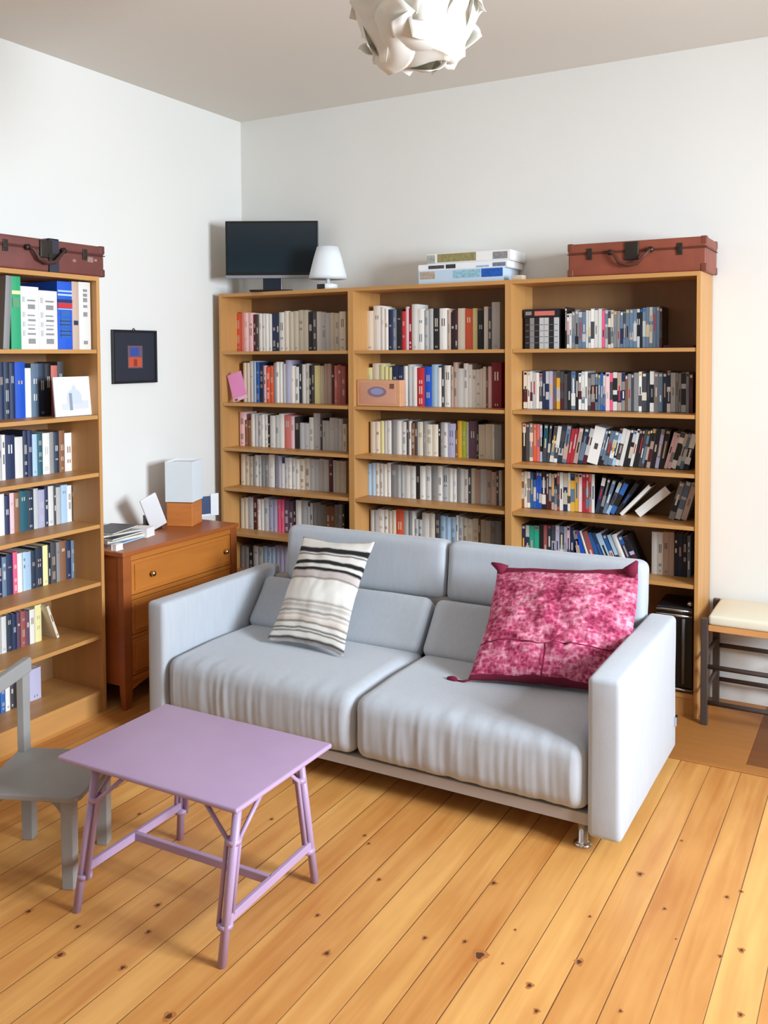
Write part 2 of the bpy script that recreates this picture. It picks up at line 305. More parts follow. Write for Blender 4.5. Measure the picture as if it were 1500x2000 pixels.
ROWS = [
 ('C1', 'b', 1.6799, '0.068,0.044,0.231,O,0 0.112,0.021,0.238,o,0 0.133,0.036,0.232,P,0 0.169,0.036,0.23,P,0 0.205,0.02,0.22,m,0 0.225,0.021,0.217,D,0 0.246,0.025,0.224,W,0 0.271,0.022,0.224,W,0 0.293,0.0245,0.222,W,0 0.3175,0.0245,0.219,W,0 0.342,0.032,0.221,N,0 0.374,0.021,0.226,k,0 0.395,0.036,0.228,W,0 0.432,0.031,0.234,C,0 0.463,0.0342,0.228,B,0 0.4973,0.0342,0.232,B,0 0.5315,0.0342,0.237,B,0 0.5657,0.0342,0.236,B,0 0.6,0.031,0.224,K,0 0.631,0.027,0.223,D,0 0.658,0.033,0.225,W,0 0.691,0.03,0.221,G,0 0.721,0.03,0.215,G,0 0.751,0.03,0.216,B,0 0.781,0.03,0.213,B,0 0.811,0.041,0.221,C,0'),
 ('C2', 'b', 1.3774, '0.124,0.025,0.235,C,0 0.149,0.025,0.235,C,0 0.174,0.027,0.245,W,0 0.201,0.02,0.242,S,0 0.221,0.026,0.239,U,0 0.247,0.03,0.237,N,0 0.276,0.02,0.218,P,0 0.296,0.0275,0.21,O,0 0.3235,0.0275,0.217,O,0 0.351,0.016,0.234,g,0 0.367,0.024,0.24,W,0 0.391,0.024,0.239,W,0 0.415,0.022,0.229,G,0 0.438,0.034,0.25,l,0 0.472,0.03,0.217,W,0 0.502,0.03,0.211,W,0 0.532,0.021,0.229,k,0 0.554,0.0245,0.226,W,0 0.5785,0.0245,0.23,W,0 0.603,0.015,0.219,K,0 0.618,0.022,0.219,D,0 0.64,0.039,0.219,y,0 0.679,0.027,0.216,B,0 0.707,0.024,0.228,A,0 0.731,0.024,0.229,A,0 0.755,0.02,0.224,m,0 0.775,0.021,0.219,o,0 0.796,0.0265,0.224,q,0 0.8225,0.0265,0.216,q,0'),
 ('C3', 'b', 1.1106, '0.093,0.04,0.204,P,0 0.133,0.0235,0.158,n,0 0.1565,0.0235,0.158,n,0 0.18,0.027,0.196,W,0 0.207,0.0245,0.193,G,0 0.2315,0.0245,0.19,G,0 0.256,0.0245,0.194,W,0 0.2805,0.0245,0.19,W,0 0.305,0.016,0.191,K,0 0.321,0.039,0.189,W,0 0.36,0.026,0.193,G,0 0.386,0.038,0.201,W,0 0.424,0.045,0.195,o,0 0.469,0.028,0.188,P,0 0.497,0.038,0.186,K,0 0.534,0.0325,0.152,G,0 0.5665,0.0325,0.151,G,0 0.6,0.03,0.186,W,0 0.631,0.046,0.211,G,0 0.676,0.015,0.181,D,0 0.691,0.0245,0.171,G,0 0.7155,0.0245,0.169,G,0 0.74,0.036,0.188,G,0 0.776,0.0265,0.187,G,0 0.8025,0.0265,0.184,G,0 0.829,0.024,0.155,B,0'),
 ('C4', 'b', 0.8729, '0.099,0.034,0.187,C,0 0.133,0.03,0.177,B,0 0.163,0.03,0.177,B,0 0.193,0.013,0.18,g,0 0.206,0.027,0.186,W,0 0.233,0.02,0.187,G,0 0.253,0.028,0.191,g,0 0.281,0.028,0.19,g,0 0.309,0.042,0.194,W,0 0.351,0.026,0.193,g,0 0.376,0.02,0.189,l,0 0.395,0.029,0.146,W,0 0.424,0.023,0.181,G,0 0.447,0.0273,0.181,W,0 0.4743,0.0273,0.179,W,0 0.5017,0.0273,0.177,W,0 0.529,0.037,0.179,C,0 0.566,0.037,0.184,C,0 0.603,0.0323,0.182,G,0 0.6352,0.0323,0.182,G,0 0.6675,0.0323,0.187,G,0 0.6997,0.0323,0.184,G,0 0.732,0.03,0.194,m,0 0.762,0.018,0.183,G,0 0.78,0.034,0.181,B,0 0.814,0.034,0.181,B,0'),
 ('C5', 'b', 0.6079, '0.092,0.0285,0.184,C,0 0.1205,0.0285,0.189,C,0 0.149,0.041,0.193,G,0 0.19,0.03,0.193,m,0 0.22,0.0245,0.186,W,0 0.2445,0.0245,0.188,W,0 0.269,0.036,0.196,G,0 0.305,0.031,0.19,l,0 0.336,0.031,0.194,l,0 0.367,0.0255,0.196,p,0 0.3925,0.0255,0.197,p,0 0.418,0.032,0.195,V,0 0.45,0.032,0.191,V,0 0.482,0.019,0.2,K,0 0.501,0.038,0.2,W,0 0.539,0.043,0.203,G,0 0.582,0.018,0.169,G,0 0.601,0.018,0.191,G,0 0.619,0.028,0.195,g,0 0.647,0.028,0.198,g,0 0.674,0.037,0.187,g,0 0.711,0.03,0.18,n,0 0.741,0.03,0.18,n,0 0.771,0.0255,0.193,g,0 0.7965,0.0255,0.198,g,0 0.822,0.015,0.197,K,0'),
 ('C6', 'b', 0.363, '0.088,0.032,0.137,g,0 0.12,0.032,0.134,g,0 0.152,0.033,0.133,K,0 0.186,0.0365,0.145,G,0 0.2225,0.0365,0.143,G,0 0.259,0.0303,0.151,S,0 0.2893,0.0303,0.148,S,0 0.3197,0.0303,0.153,S,0 0.35,0.0303,0.165,l,0 0.3803,0.0303,0.166,l,0 0.4107,0.0303,0.164,l,0'),
 ('M1', 'b', 1.6799, '0.987,0.046,0.219,C,0 1.033,0.046,0.246,W,0 1.079,0.024,0.239,W,0 1.103,0.024,0.229,W,0 1.127,0.026,0.224,N,0 1.153,0.025,0.221,s,0 1.178,0.032,0.222,K,0 1.21,0.025,0.211,R,0 1.235,0.019,0.235,P,0 1.254,0.018,0.226,r,0 1.272,0.035,0.247,W,0 1.306,0.041,0.221,W,0 1.347,0.027,0.213,G,0 1.374,0.027,0.22,G,0 1.401,0.037,0.221,K,0 1.438,0.045,0.22,W,0 1.483,0.021,0.211,A,0 1.504,0.023,0.197,K,0 1.527,0.018,0.207,m,0 1.545,0.041,0.217,C,0 1.586,0.044,0.213,O,0 1.63,0.026,0.215,y,0 1.656,0.037,0.203,K,0 1.693,0.023,0.221,W,0 1.716,0.02,0.212,D,0 1.736,0.045,0.243,G,0'),
 ('M2', 'b', 1.3774, '0.988,0.036,0.208,y,0 1.025,0.042,0.231,C,0 1.067,0.032,0.225,y,0 1.099,0.0245,0.213,y,0 1.1235,0.0245,0.21,y,0 1.148,0.0365,0.218,N,0 1.1845,0.0365,0.215,N,0 1.221,0.025,0.217,W,0 1.246,0.025,0.225,G,0 1.271,0.031,0.214,W,0 1.302,0.046,0.208,R,0 1.348,0.043,0.214,u,0 1.391,0.034,0.225,S,0 1.425,0.024,0.209,W,0 1.449,0.018,0.22,D,0 1.467,0.036,0.22,W,0 1.503,0.015,0.214,A,0 1.518,0.023,0.236,A,0 1.541,0.036,0.204,W,0 1.577,0.0245,0.231,W,0 1.6015,0.0245,0.225,W,0 1.626,0.0235,0.198,W,0 1.6495,0.0235,0.2,W,0 1.673,0.014,0.204,C,0 1.687,0.017,0.214,W,0 1.704,0.012,0.209,n,0 1.716,0.02,0.215,P,0 1.736,0.053,0.236,r,0'),
 ('M3', 'b', 1.1106, '1.009,0.0315,0.174,C,0 1.0405,0.0315,0.176,C,0 1.072,0.026,0.18,y,0 1.098,0.016,0.181,G,0 1.114,0.029,0.184,W,0 1.143,0.032,0.188,g,0 1.175,0.0315,0.184,W,0 1.2065,0.0315,0.179,W,0 1.238,0.013,0.185,D,0 1.251,0.015,0.185,W,0 1.266,0.022,0.175,n,0 1.288,0.016,0.186,D,0 1.304,0.034,0.182,C,0 1.338,0.018,0.185,g,0 1.356,0.037,0.17,C,0 1.393,0.037,0.171,C,0 1.43,0.012,0.18,K,0 1.442,0.015,0.183,g,0 1.457,0.027,0.181,W,0 1.484,0.045,0.179,l,0 1.529,0.012,0.145,n,0 1.541,0.026,0.194,Y,0 1.567,0.024,0.192,L,0 1.591,0.014,0.19,B,0 1.606,0.046,0.197,V,0 1.652,0.009,0.192,K,0 1.661,0.04,0.179,B,0 1.701,0.04,0.183,B,0 1.741,0.011,0.182,W,0 1.752,0.037,0.182,g,0'),
 ('M4', 'b', 0.8729, '0.988,0.0265,0.177,S,0 1.0145,0.0265,0.182,S,0 1.041,0.0245,0.182,W,0 1.0655,0.0245,0.181,W,0 1.09,0.024,0.179,W,0 1.114,0.024,0.187,W,0 1.138,0.039,0.181,g,0 1.177,0.0235,0.178,G,0 1.2005,0.0235,0.177,G,0 1.224,0.0345,0.178,W,0 1.2585,0.0345,0.178,W,0 1.293,0.025,0.189,K,0 1.318,0.034,0.181,W,0 1.352,0.034,0.185,W,0 1.386,0.037,0.188,g,0 1.423,0.03,0.187,W,0 1.453,0.036,0.181,G,0 1.489,0.024,0.179,W,0 1.513,0.024,0.178,W,0 1.537,0.018,0.185,g,0 1.555,0.0235,0.18,W,0 1.5785,0.0235,0.178,W,0 1.602,0.018,0.183,D,0 1.62,0.023,0.185,C,0 1.643,0.029,0.181,A,0 1.672,0.035,0.183,G,0 1.707,0.027,0.18,A,0 1.734,0.027,0.173,A,0 1.761,0.014,0.182,D,0 1.775,0.017,0.183,B,0'),
 ('M5', 'b', 0.6079, '1.006,0.0245,0.183,G,0 1.0305,0.0245,0.185,G,0 1.055,0.039,0.19,W,0 1.094,0.026,0.19,W,0 1.12,0.0245,0.188,C,0 1.1445,0.0245,0.193,C,0 1.169,0.048,0.199,O,0 1.217,0.031,0.197,G,0 1.248,0.016,0.199,g,0 1.264,0.019,0.197,W,0 1.283,0.0235,0.154,G,0 1.3065,0.0235,0.153,G,0 1.33,0.043,0.192,W,0 1.373,0.034,0.193,C,0 1.407,0.033,0.195,D,0 1.44,0.0303,0.184,S,0 1.4703,0.0303,0.181,S,0 1.5007,0.0303,0.184,S,0 1.531,0.014,0.194,W,0 1.545,0.027,0.19,G,0 1.572,0.024,0.186,B,0 1.596,0.032,0.181,C,0 1.628,0.032,0.186,C,0 1.66,0.012,0.188,n,0 1.672,0.0285,0.184,B,0 1.7005,0.0285,0.181,B,0 1.729,0.03,0.182,g,0 1.759,0.03,0.184,g,0'),
 ('R1', 'd', 1.6799, '2.128,0.009,0.206,K,0 2.137,0.0125,0.175,W,0 2.1495,0.0125,0.175,W,0 2.162,0.017,0.185,g,0 2.179,0.017,0.191,g,0 2.196,0.0185,0.184,s,0 2.2145,0.0185,0.183,s,0 2.233,0.012,0.19,W,0 2.245,0.012,0.187,W,0 2.257,0.0183,0.195,W,0 2.2753,0.0183,0.19,W,0 2.2937,0.0183,0.194,W,0 2.312,0.015,0.188,p,0 2.327,0.015,0.188,G,0 2.342,0.0135,0.184,C,0 2.3555,0.0135,0.185,C,0 2.369,0.016,0.184,g,0 2.385,0.016,0.182,g,0 2.401,0.0135,0.179,s,0 2.4145,0.0135,0.179,s,0 2.427,0.0177,0.189,s,0 2.4447,0.0177,0.189,s,0 2.4623,0.0177,0.189,s,0 2.48,0.014,0.189,G,0 2.494,0.012,0.192,K,0 2.506,0.016,0.193,s,0 2.522,0.016,0.196,s,0 2.538,0.016,0.197,s,0 2.554,0.016,0.196,s,0 2.57,0.016,0.197,s,0 2.586,0.011,0.192,m,0'),
 ('R2', 'd', 1.3774, '1.911,0.022,0.193,C,0 1.933,0.0135,0.191,W,0 1.9465,0.0135,0.193,W,0 1.96,0.019,0.187,G,0 1.979,0.016,0.187,W,0 1.995,0.016,0.183,W,0 2.011,0.018,0.195,N,0 2.029,0.018,0.195,N,0 2.047,0.019,0.193,l,0 2.066,0.019,0.193,n,0 2.085,0.019,0.196,Y,0 2.104,0.019,0.193,m,0 2.123,0.018,0.181,D,0 2.141,0.019,0.187,K,0 2.16,0.022,0.194,s,0 2.182,0.015,0.188,K,0 2.197,0.0153,0.186,W,0 2.2123,0.0153,0.193,W,0 2.2277,0.0153,0.193,W,0 2.243,0.016,0.182,D,0 2.259,0.021,0.182,m,0 2.28,0.0135,0.185,s,0 2.2935,0.0135,0.18,s,0 2.307,0.012,0.187,U,0 2.319,0.012,0.18,U,0 2.331,0.021,0.188,P,0 2.352,0.015,0.188,p,0 2.367,0.021,0.191,W,0 2.388,0.021,0.189,A,0 2.409,0.017,0.189,g,0 2.426,0.012,0.177,n,0 2.438,0.017,0.183,g,0 2.455,0.012,0.183,D,0 2.467,0.023,0.189,g,0 2.49,0.015,0.192,W,0 2.505,0.023,0.189,D,0 2.528,0.014,0.189,k,0 2.542,0.02,0.195,W,0 2.562,0.02,0.189,g,0 2.582,0.02,0.189,s,0 2.602,0.019,0.189,k,0 2.621,0.017,0.195,W,0 2.638,0.023,0.19,G,0 2.661,0.0125,0.189,g,0 2.6735,0.0125,0.187,g,0 2.686,0.022,0.19,G,0 2.708,0.013,0.19,g,0 2.722,0.017,0.184,m,0'),
 ('R3', 'd', 1.1106, '1.907,0.018,0.196,K,0 1.925,0.019,0.196,D,0 1.944,0.019,0.197,C,0 1.963,0.02,0.195,O,0 1.983,0.016,0.195,o,0 1.999,0.013,0.192,l,0 2.012,0.022,0.193,T,3 2.034,0.014,0.192,D,5 2.048,0.02,0.186,W,8 2.068,0.02,0.187,W,8 2.088,0.024,0.192,k,8 2.112,0.024,0.193,s,8.5 2.136,0.017,0.179,R,9.5 2.153,0.017,0.179,R,9.5 2.17,0.022,0.183,A,10.5 2.192,0.025,0.184,k,12 2.217,0.021,0.185,m,13 2.238,0.055,0.189,W,13.5 2.293,0.0135,0.179,K,13.4 2.3065,0.0135,0.181,K,13.4 2.32,0.021,0.176,s,13.2 2.341,0.021,0.174,s,13.2 2.362,0.015,0.186,S,13 2.377,0.0195,0.19,W,12.7 2.3965,0.0195,0.182,W,12.7 2.416,0.016,0.188,K,12.2 2.432,0.016,0.182,K,12.2 2.448,0.015,0.189,W,12 2.463,0.013,0.186,K,11 2.476,0.013,0.186,K,11 2.489,0.013,0.187,D,10.5 2.502,0.013,0.185,D,10.5 2.515,0.012,0.189,K,10 2.527,0.017,0.189,A,9.6 2.544,0.023,0.19,K,9.6 2.567,0.017,0.188,l,9.6 2.584,0.025,0.188,K,10.5 2.609,0.0155,0.18,P,15 2.6245,0.0155,0.175,P,15 2.64,0.023,0.182,W,15 2.663,0.016,0.177,k,14.5 2.679,0.017,0.177,s,14 2.696,0.025,0.175,K,13.5'),
 ('R4', 'd', 0.8729, '1.898,0.018,0.187,n,0 1.916,0.016,0.188,C,0 1.932,0.017,0.189,W,0 1.949,0.0155,0.186,U,0 1.9645,0.0155,0.183,U,0 1.98,0.0145,0.19,u,0 1.9945,0.0145,0.189,u,0 2.009,0.022,0.192,K,0 2.032,0.014,0.188,m,0 2.046,0.014,0.188,m,0 2.06,0.0145,0.185,A,0 2.0745,0.0145,0.185,A,0 2.089,0.013,0.194,q,0 2.102,0.019,0.194,W,0 2.121,0.022,0.194,N,0 2.143,0.015,0.194,W,0 2.158,0.022,0.194,Y,0 2.18,0.019,0.195,Y,0 2.199,0.018,0.195,P,0 2.217,0.018,0.196,R,0 2.235,0.016,0.197,R,0 2.251,0.013,0.196,o,0 2.264,0.016,0.196,W,0 2.28,0.02,0.186,k,12 2.3,0.017,0.181,K,14 2.317,0.018,0.176,s,17 2.335,0.017,0.168,S,22 2.352,0.024,0.17,U,25'),
 ('R5', 'd', 0.6079, '1.901,0.023,0.179,N,0 1.924,0.02,0.181,N,0 1.944,0.026,0.18,t,0 1.97,0.026,0.182,t,0 1.996,0.023,0.188,K,0 2.019,0.019,0.189,q,0 2.038,0.023,0.191,k,0 2.061,0.02,0.19,l,0 2.081,0.021,0.192,l,0 2.102,0.023,0.191,s,0 2.125,0.015,0.191,l,0 2.14,0.016,0.192,P,0 2.156,0.022,0.189,N,0'),
 ('R5b', 'd', 0.6079, '2.555,0.026,0.201,W,0 2.581,0.028,0.202,W,0 2.609,0.025,0.205,A,0 2.634,0.025,0.206,A,0 2.659,0.018,0.201,K,0 2.677,0.02,0.203,N,0 2.697,0.022,0.202,K,0 2.719,0.015,0.198,s,0'),
 ('L1', 'b', 1.6863, '-2.014,0.031,0.306,g,4 -1.973,0.052,0.306,E,0 -1.922,0.093,0.267,W,0 -1.829,0.099,0.255,W,0 -1.729,0.082,0.301,u,0 -1.647,0.039,0.305,A,0 -1.608,0.069,0.306,W,0'),
 ('L2', 'b', 1.3844, '-1.923,0.026,0.248,N,0 -1.897,0.03,0.247,k,0 -1.867,0.027,0.244,N,0 -1.84,0.055,0.247,u,0 -1.786,0.032,0.22,W,0 -1.754,0.043,0.24,s,0 -1.711,0.036,0.24,k,0 -1.675,0.033,0.239,K,0 -1.643,0.037,0.23,o,0 -1.605,0.034,0.247,D,0'),
 ('L3', 'b', 1.119, '-1.937,0.021,0.2,G,0 -1.916,0.018,0.198,W,0 -1.898,0.05,0.193,N,0 -1.848,0.042,0.182,W,0 -1.805,0.0255,0.207,N,0 -1.7795,0.0255,0.206,N,0 -1.755,0.027,0.188,S,0 -1.728,0.03,0.189,T,0 -1.698,0.04,0.188,W,0 -1.658,0.023,0.19,g,0 -1.635,0.029,0.188,k,0 -1.605,0.033,0.193,n,0 -1.572,0.046,0.179,W,0'),
 ('L4', 'b', 0.8789, '-1.964,0.028,0.184,W,0 -1.936,0.028,0.182,W,0 -1.908,0.026,0.171,N,0 -1.881,0.023,0.179,P,0 -1.858,0.027,0.178,n,0 -1.831,0.042,0.18,T,0 -1.789,0.035,0.177,k,0 -1.754,0.025,0.182,G,0 -1.729,0.036,0.172,l,0 -1.693,0.02,0.181,N,0 -1.673,0.031,0.183,W,0 -1.642,0.013,0.183,D,0 -1.629,0.028,0.172,G,0 -1.6,0.038,0.178,S,0 -1.563,0.027,0.172,W,0 -1.536,0.008,0.167,K,0'),
 ('L5', 'b', 0.611, '-1.948,0.02,0.18,N,0 -1.928,0.023,0.173,s,0 -1.905,0.033,0.181,N,0 -1.871,0.023,0.183,p,0 -1.848,0.027,0.174,W,0 -1.82,0.017,0.174,S,0 -1.803,0.028,0.172,S,0 -1.775,0.025,0.172,k,0 -1.75,0.039,0.18,k,0 -1.71,0.029,0.183,y,0 -1.681,0.014,0.182,K,0 -1.666,0.033,0.189,D,0 -1.633,0.022,0.184,g,0 -1.611,0.034,0.185,n,0 -1.577,0.031,0.179,N,0 -1.546,0.027,0.177,s,0 -1.519,0.018,0.17,g,0'),
 ('L6', 'b', 0.363, '-1.965,0.026,0.162,G,0 -1.938,0.026,0.161,W,0 -1.912,0.03,0.163,k,0 -1.882,0.024,0.159,N,0 -1.858,0.02,0.162,V,0 -1.837,0.027,0.159,q,0 -1.81,0.021,0.155,V,0 -1.789,0.028,0.155,W,0 -1.76,0.036,0.168,y,0'),
 ('L7', 'b', 0.103, '-1.95,0.026,0.13,U,0 -1.924,0.024,0.125,W,0 -1.9,0.02,0.124,D,0 -1.88,0.048,0.119,K,0 -1.832,0.035,0.12,G,0 -1.796,0.063,0.143,l,0'),
]

# ---------------------------------------------------------------- bookcases
WB, XB = .910, .065
TH = .018
def bookcase(label, loc, rotz, depth, shelves, H=2.02):
    """local: x 0..WB, y 0 (front) .. depth (wall), z up"""
    t = tag(empty('bookcase', loc, rotz), label, 'bookcase', 'tall oak veneer bookcases')
    for x in (0, WB-TH): MB().box(x, x+TH, 0, depth, 0, H).build('side_panel', M_OAK, t, bevel=.0012)
    MB().box(TH, WB-TH, 0, depth, H-.02, H).build('top_panel', M_OAKH, t, bevel=.001)
    MB().box(TH, WB-TH, depth-.008, depth-.004, .085, H-.02).build('back_panel', M_BACK_SHADED, t)
    MB().box(TH, WB-TH, .004, depth-.01, .085, .085+TH).build('bottom_panel', M_OAKH, t, bevel=.001)
    MB().box(TH, WB-TH, .008, .024, 0, .085).build('plinth', M_OAKH, t)
    for z in shelves: MB().box(TH+.001, WB-TH-.001, .004, depth-.01, z, z+TH).build('shelf', M_OAKH, t, bevel=.001)
    return t
SB = [1.6619, 1.3594, 1.0926, .8549, .5899]
SL = [1.6683, 1.3664, 1.101, .8609, .593, .345]
bookcase('oak veneer bookcase in the corner under the black screen', (XB, -.31, 0), 0, .30, SB+[.345])
bookcase('oak veneer bookcase with board games on top, between two others', (XB+WB, -.31, 0), 0, .30, SB+[.345])
bookcase('oak veneer bookcase full of film cases, brown suitcase on top', (XB+2*WB, -.31, 0), 0, .30, SB)
bookcase('oak veneer bookcase on the left wall beside the chest of drawers', (.36, -2.424, 0), R(90), .35, SL)

# ---------------------------------------------------------------- books and film cases
PAL = dict(W=(234,232,226), C=(228,218,198), B=(204,194,172), G=(196,198,198), g=(140,140,140), K=(30,28,32), N=(32,46,82), U=(44,100,172), u=(24,84,196), S=(176,206,232),
 R=(196,44,58), r=(138,14,28), m=(84,28,38), O=(222,92,58), o=(212,116,106), P=(240,200,204), p=(232,92,130), Y=(236,180,56), y=(236,230,166), L=(176,192,44), T=(30,92,108),
 t=(40,176,148), D=(72,72,76), n=(136,92,62), V=(98,70,90), l=(186,184,212), E=(44,168,116), s=(104,126,148), k=(36,52,72), A=(196,170,154), q=(168,88,84), c=(40,70,110))
CN = dict(W='white', C='cream', B='beige', G='light grey', g='grey', K='black', N='navy', U='blue', u='bright blue', S='pale blue', R='red', r='dark red', m='maroon', O='orange red', o='salmon',
 P='pale pink', p='hot pink', Y='yellow', y='pale yellow', L='lime', T='teal', t='turquoise', D='charcoal', n='brown', V='plum', l='lavender', E='green', s='steel blue', k='blue black', A='rosy beige', q='brick red', c='deep blue')
def cmat(c, j=0):
    k = PAL[c]; f = (1.0, .95, 1.04)[j]
    return mat('cover_%s_%d' % (CN.get(c, 'blue').replace(' ', '_'), j), tuple(min(250, x*f) for x in k), .55)
DARK = set('KNUuRrmTDnVsktEqOpc')
ORD = 'first second third fourth fifth sixth seventh eighth ninth tenth eleventh twelfth thirteenth fourteenth fifteenth sixteenth seventeenth eighteenth nineteenth twentieth'.split()
ORD += ['twenty-' + x for x in ORD[:9]] + ['thirtieth']
def book_mesh(w, d, h, c, marks=True, pages_child=False):
    b = MB(); g = .0004; x0, x1 = g, w-g; cv = .0016; sp = .003; cvx = min(.003, w*.12)
    out = [(x0, cvx), (x0+(x1-x0)*.25, cvx*.35), ((x0+x1)/2, 0), (x1-(x1-x0)*.25, cvx*.35), (x1, cvx), (x1, cvx+sp), (x0, cvx+sp)]
    b.prism(out, 0, h, 0)
    b.box(x0, x0+cv, cvx+sp, d, 0, h, 0); b.box(x1-cv, x1, cvx+sp, d, 0, h, 0)
    if not pages_child: b.box(x0+cv, x1-cv, cvx+sp, d-.004, .002, h-.003, 1)
    if marks:
        r = random.random()
        xa, xb = x0+(x1-x0)*.3, x0+(x1-x0)*.7
        dark = c in DARK
        n = random.choice((0, 0, 1, 2) if not dark else (1, 1, 2, 3))
        z = h*random.uniform(.62, .85)
        for i in range(n):
            l = h*random.uniform(.03, .22)
            z0 = max(.012, z-l)
            if z0 >= z: break
            b.box(xa, xb, cvx*.3-.0006, cvx+.001, z0, z, 2); z = z0-h*random.uniform(.05, .3)
        if random.random() < .35: b.box(x0+(x1-x0)*.35, x0+(x1-x0)*.65, cvx*.3-.0006, cvx+.001, .012, .022, 2)
    return b
def case_mesh(w, h, c, d=.134):
    """film case: plastic shell with a printed sleeve of irregular blocks on the spine"""
    b = MB(); g = .0003
    b.box(g, w-g, .0006, d, 0, h, 1)
    b.box(.0008, w-.0008, 0, .002, .003, h-.003, 0)
    r = random.random(); z = h*random.uniform(.1, .3)
    if r < .55:                                # one or two printed fields
        for _ in range(random.choice((1, 2))):
            z1 = min(h-.004, z+random.uniform(.03, .09))
            if z1 > z+.01: b.box(.0008, w-.0008, -.0002, .001, z, z1, random.choice([2, 3, 3]))
            z = z1 + random.uniform(.01, .05)
    z = h*random.uniform(.25, .45)
    if random.random() < .8: b.box(w*.34, w*.66, -.0005, .001, z, min(h-.01, z+h*random.uniform(.15, .45)), random.choice([2, 4, 3]))
    if random.random() < .4: b.box(w*.2, w*.8, -.0005, .001, h-.02, h-.008, random.choice([2, 4]))
    return b
WHERE = {'C': 'bookcase in the corner', 'M': 'middle back bookcase', 'R': 'rightmost bookcase', 'L': 'left wall bookcase'}
def place_local(o, key, x, z, lean, w, yfront=None):
    th = R(lean)
    dz = w*math.sin(th) if lean > 0 else 0
    if key[0] == 'L':
        o.location = (yfront if yfront is not None else .18, x, z+dz); o.rotation_euler = (Matrix.Rotation(R(90), 3, 'Z') @ Matrix.Rotation(th, 3, 'Y')).to_euler()
    else:
        o.location = (x, yfront if yfront is not None else -.165, z+dz); o.rotation_euler = (0, th, 0)
EXTRA = {
 'R4': [(2.376,.020,.185,'K',33),(2.401,.017,.20,'W',43),(2.474,.040,.19,'W',48),(2.632,.026,.185,'g',16),(2.660,.026,.19,'G',16),(2.688,.026,.185,'A',16)],
 'R5': [(2.200,.020,.178,'N',-10),(2.226,.026,.18,'u',-17),(2.257,.012,.18,'W',-18),(2.272,.027,.18,'q',-18),(2.304,.020,.178,'U',-20),(2.328,.022,.18,'c',-22),(2.354,.027,.18,'S',-23),(2.386,.018,.178,'U',-23),(2.409,.018,.178,'S',-23),(2.431,.026,.18,'W',-23),(2.462,.022,.178,'U',-23.5),(2.489,.024,.18,'l',-24)],
}
random.seed(21)
GN = ORD
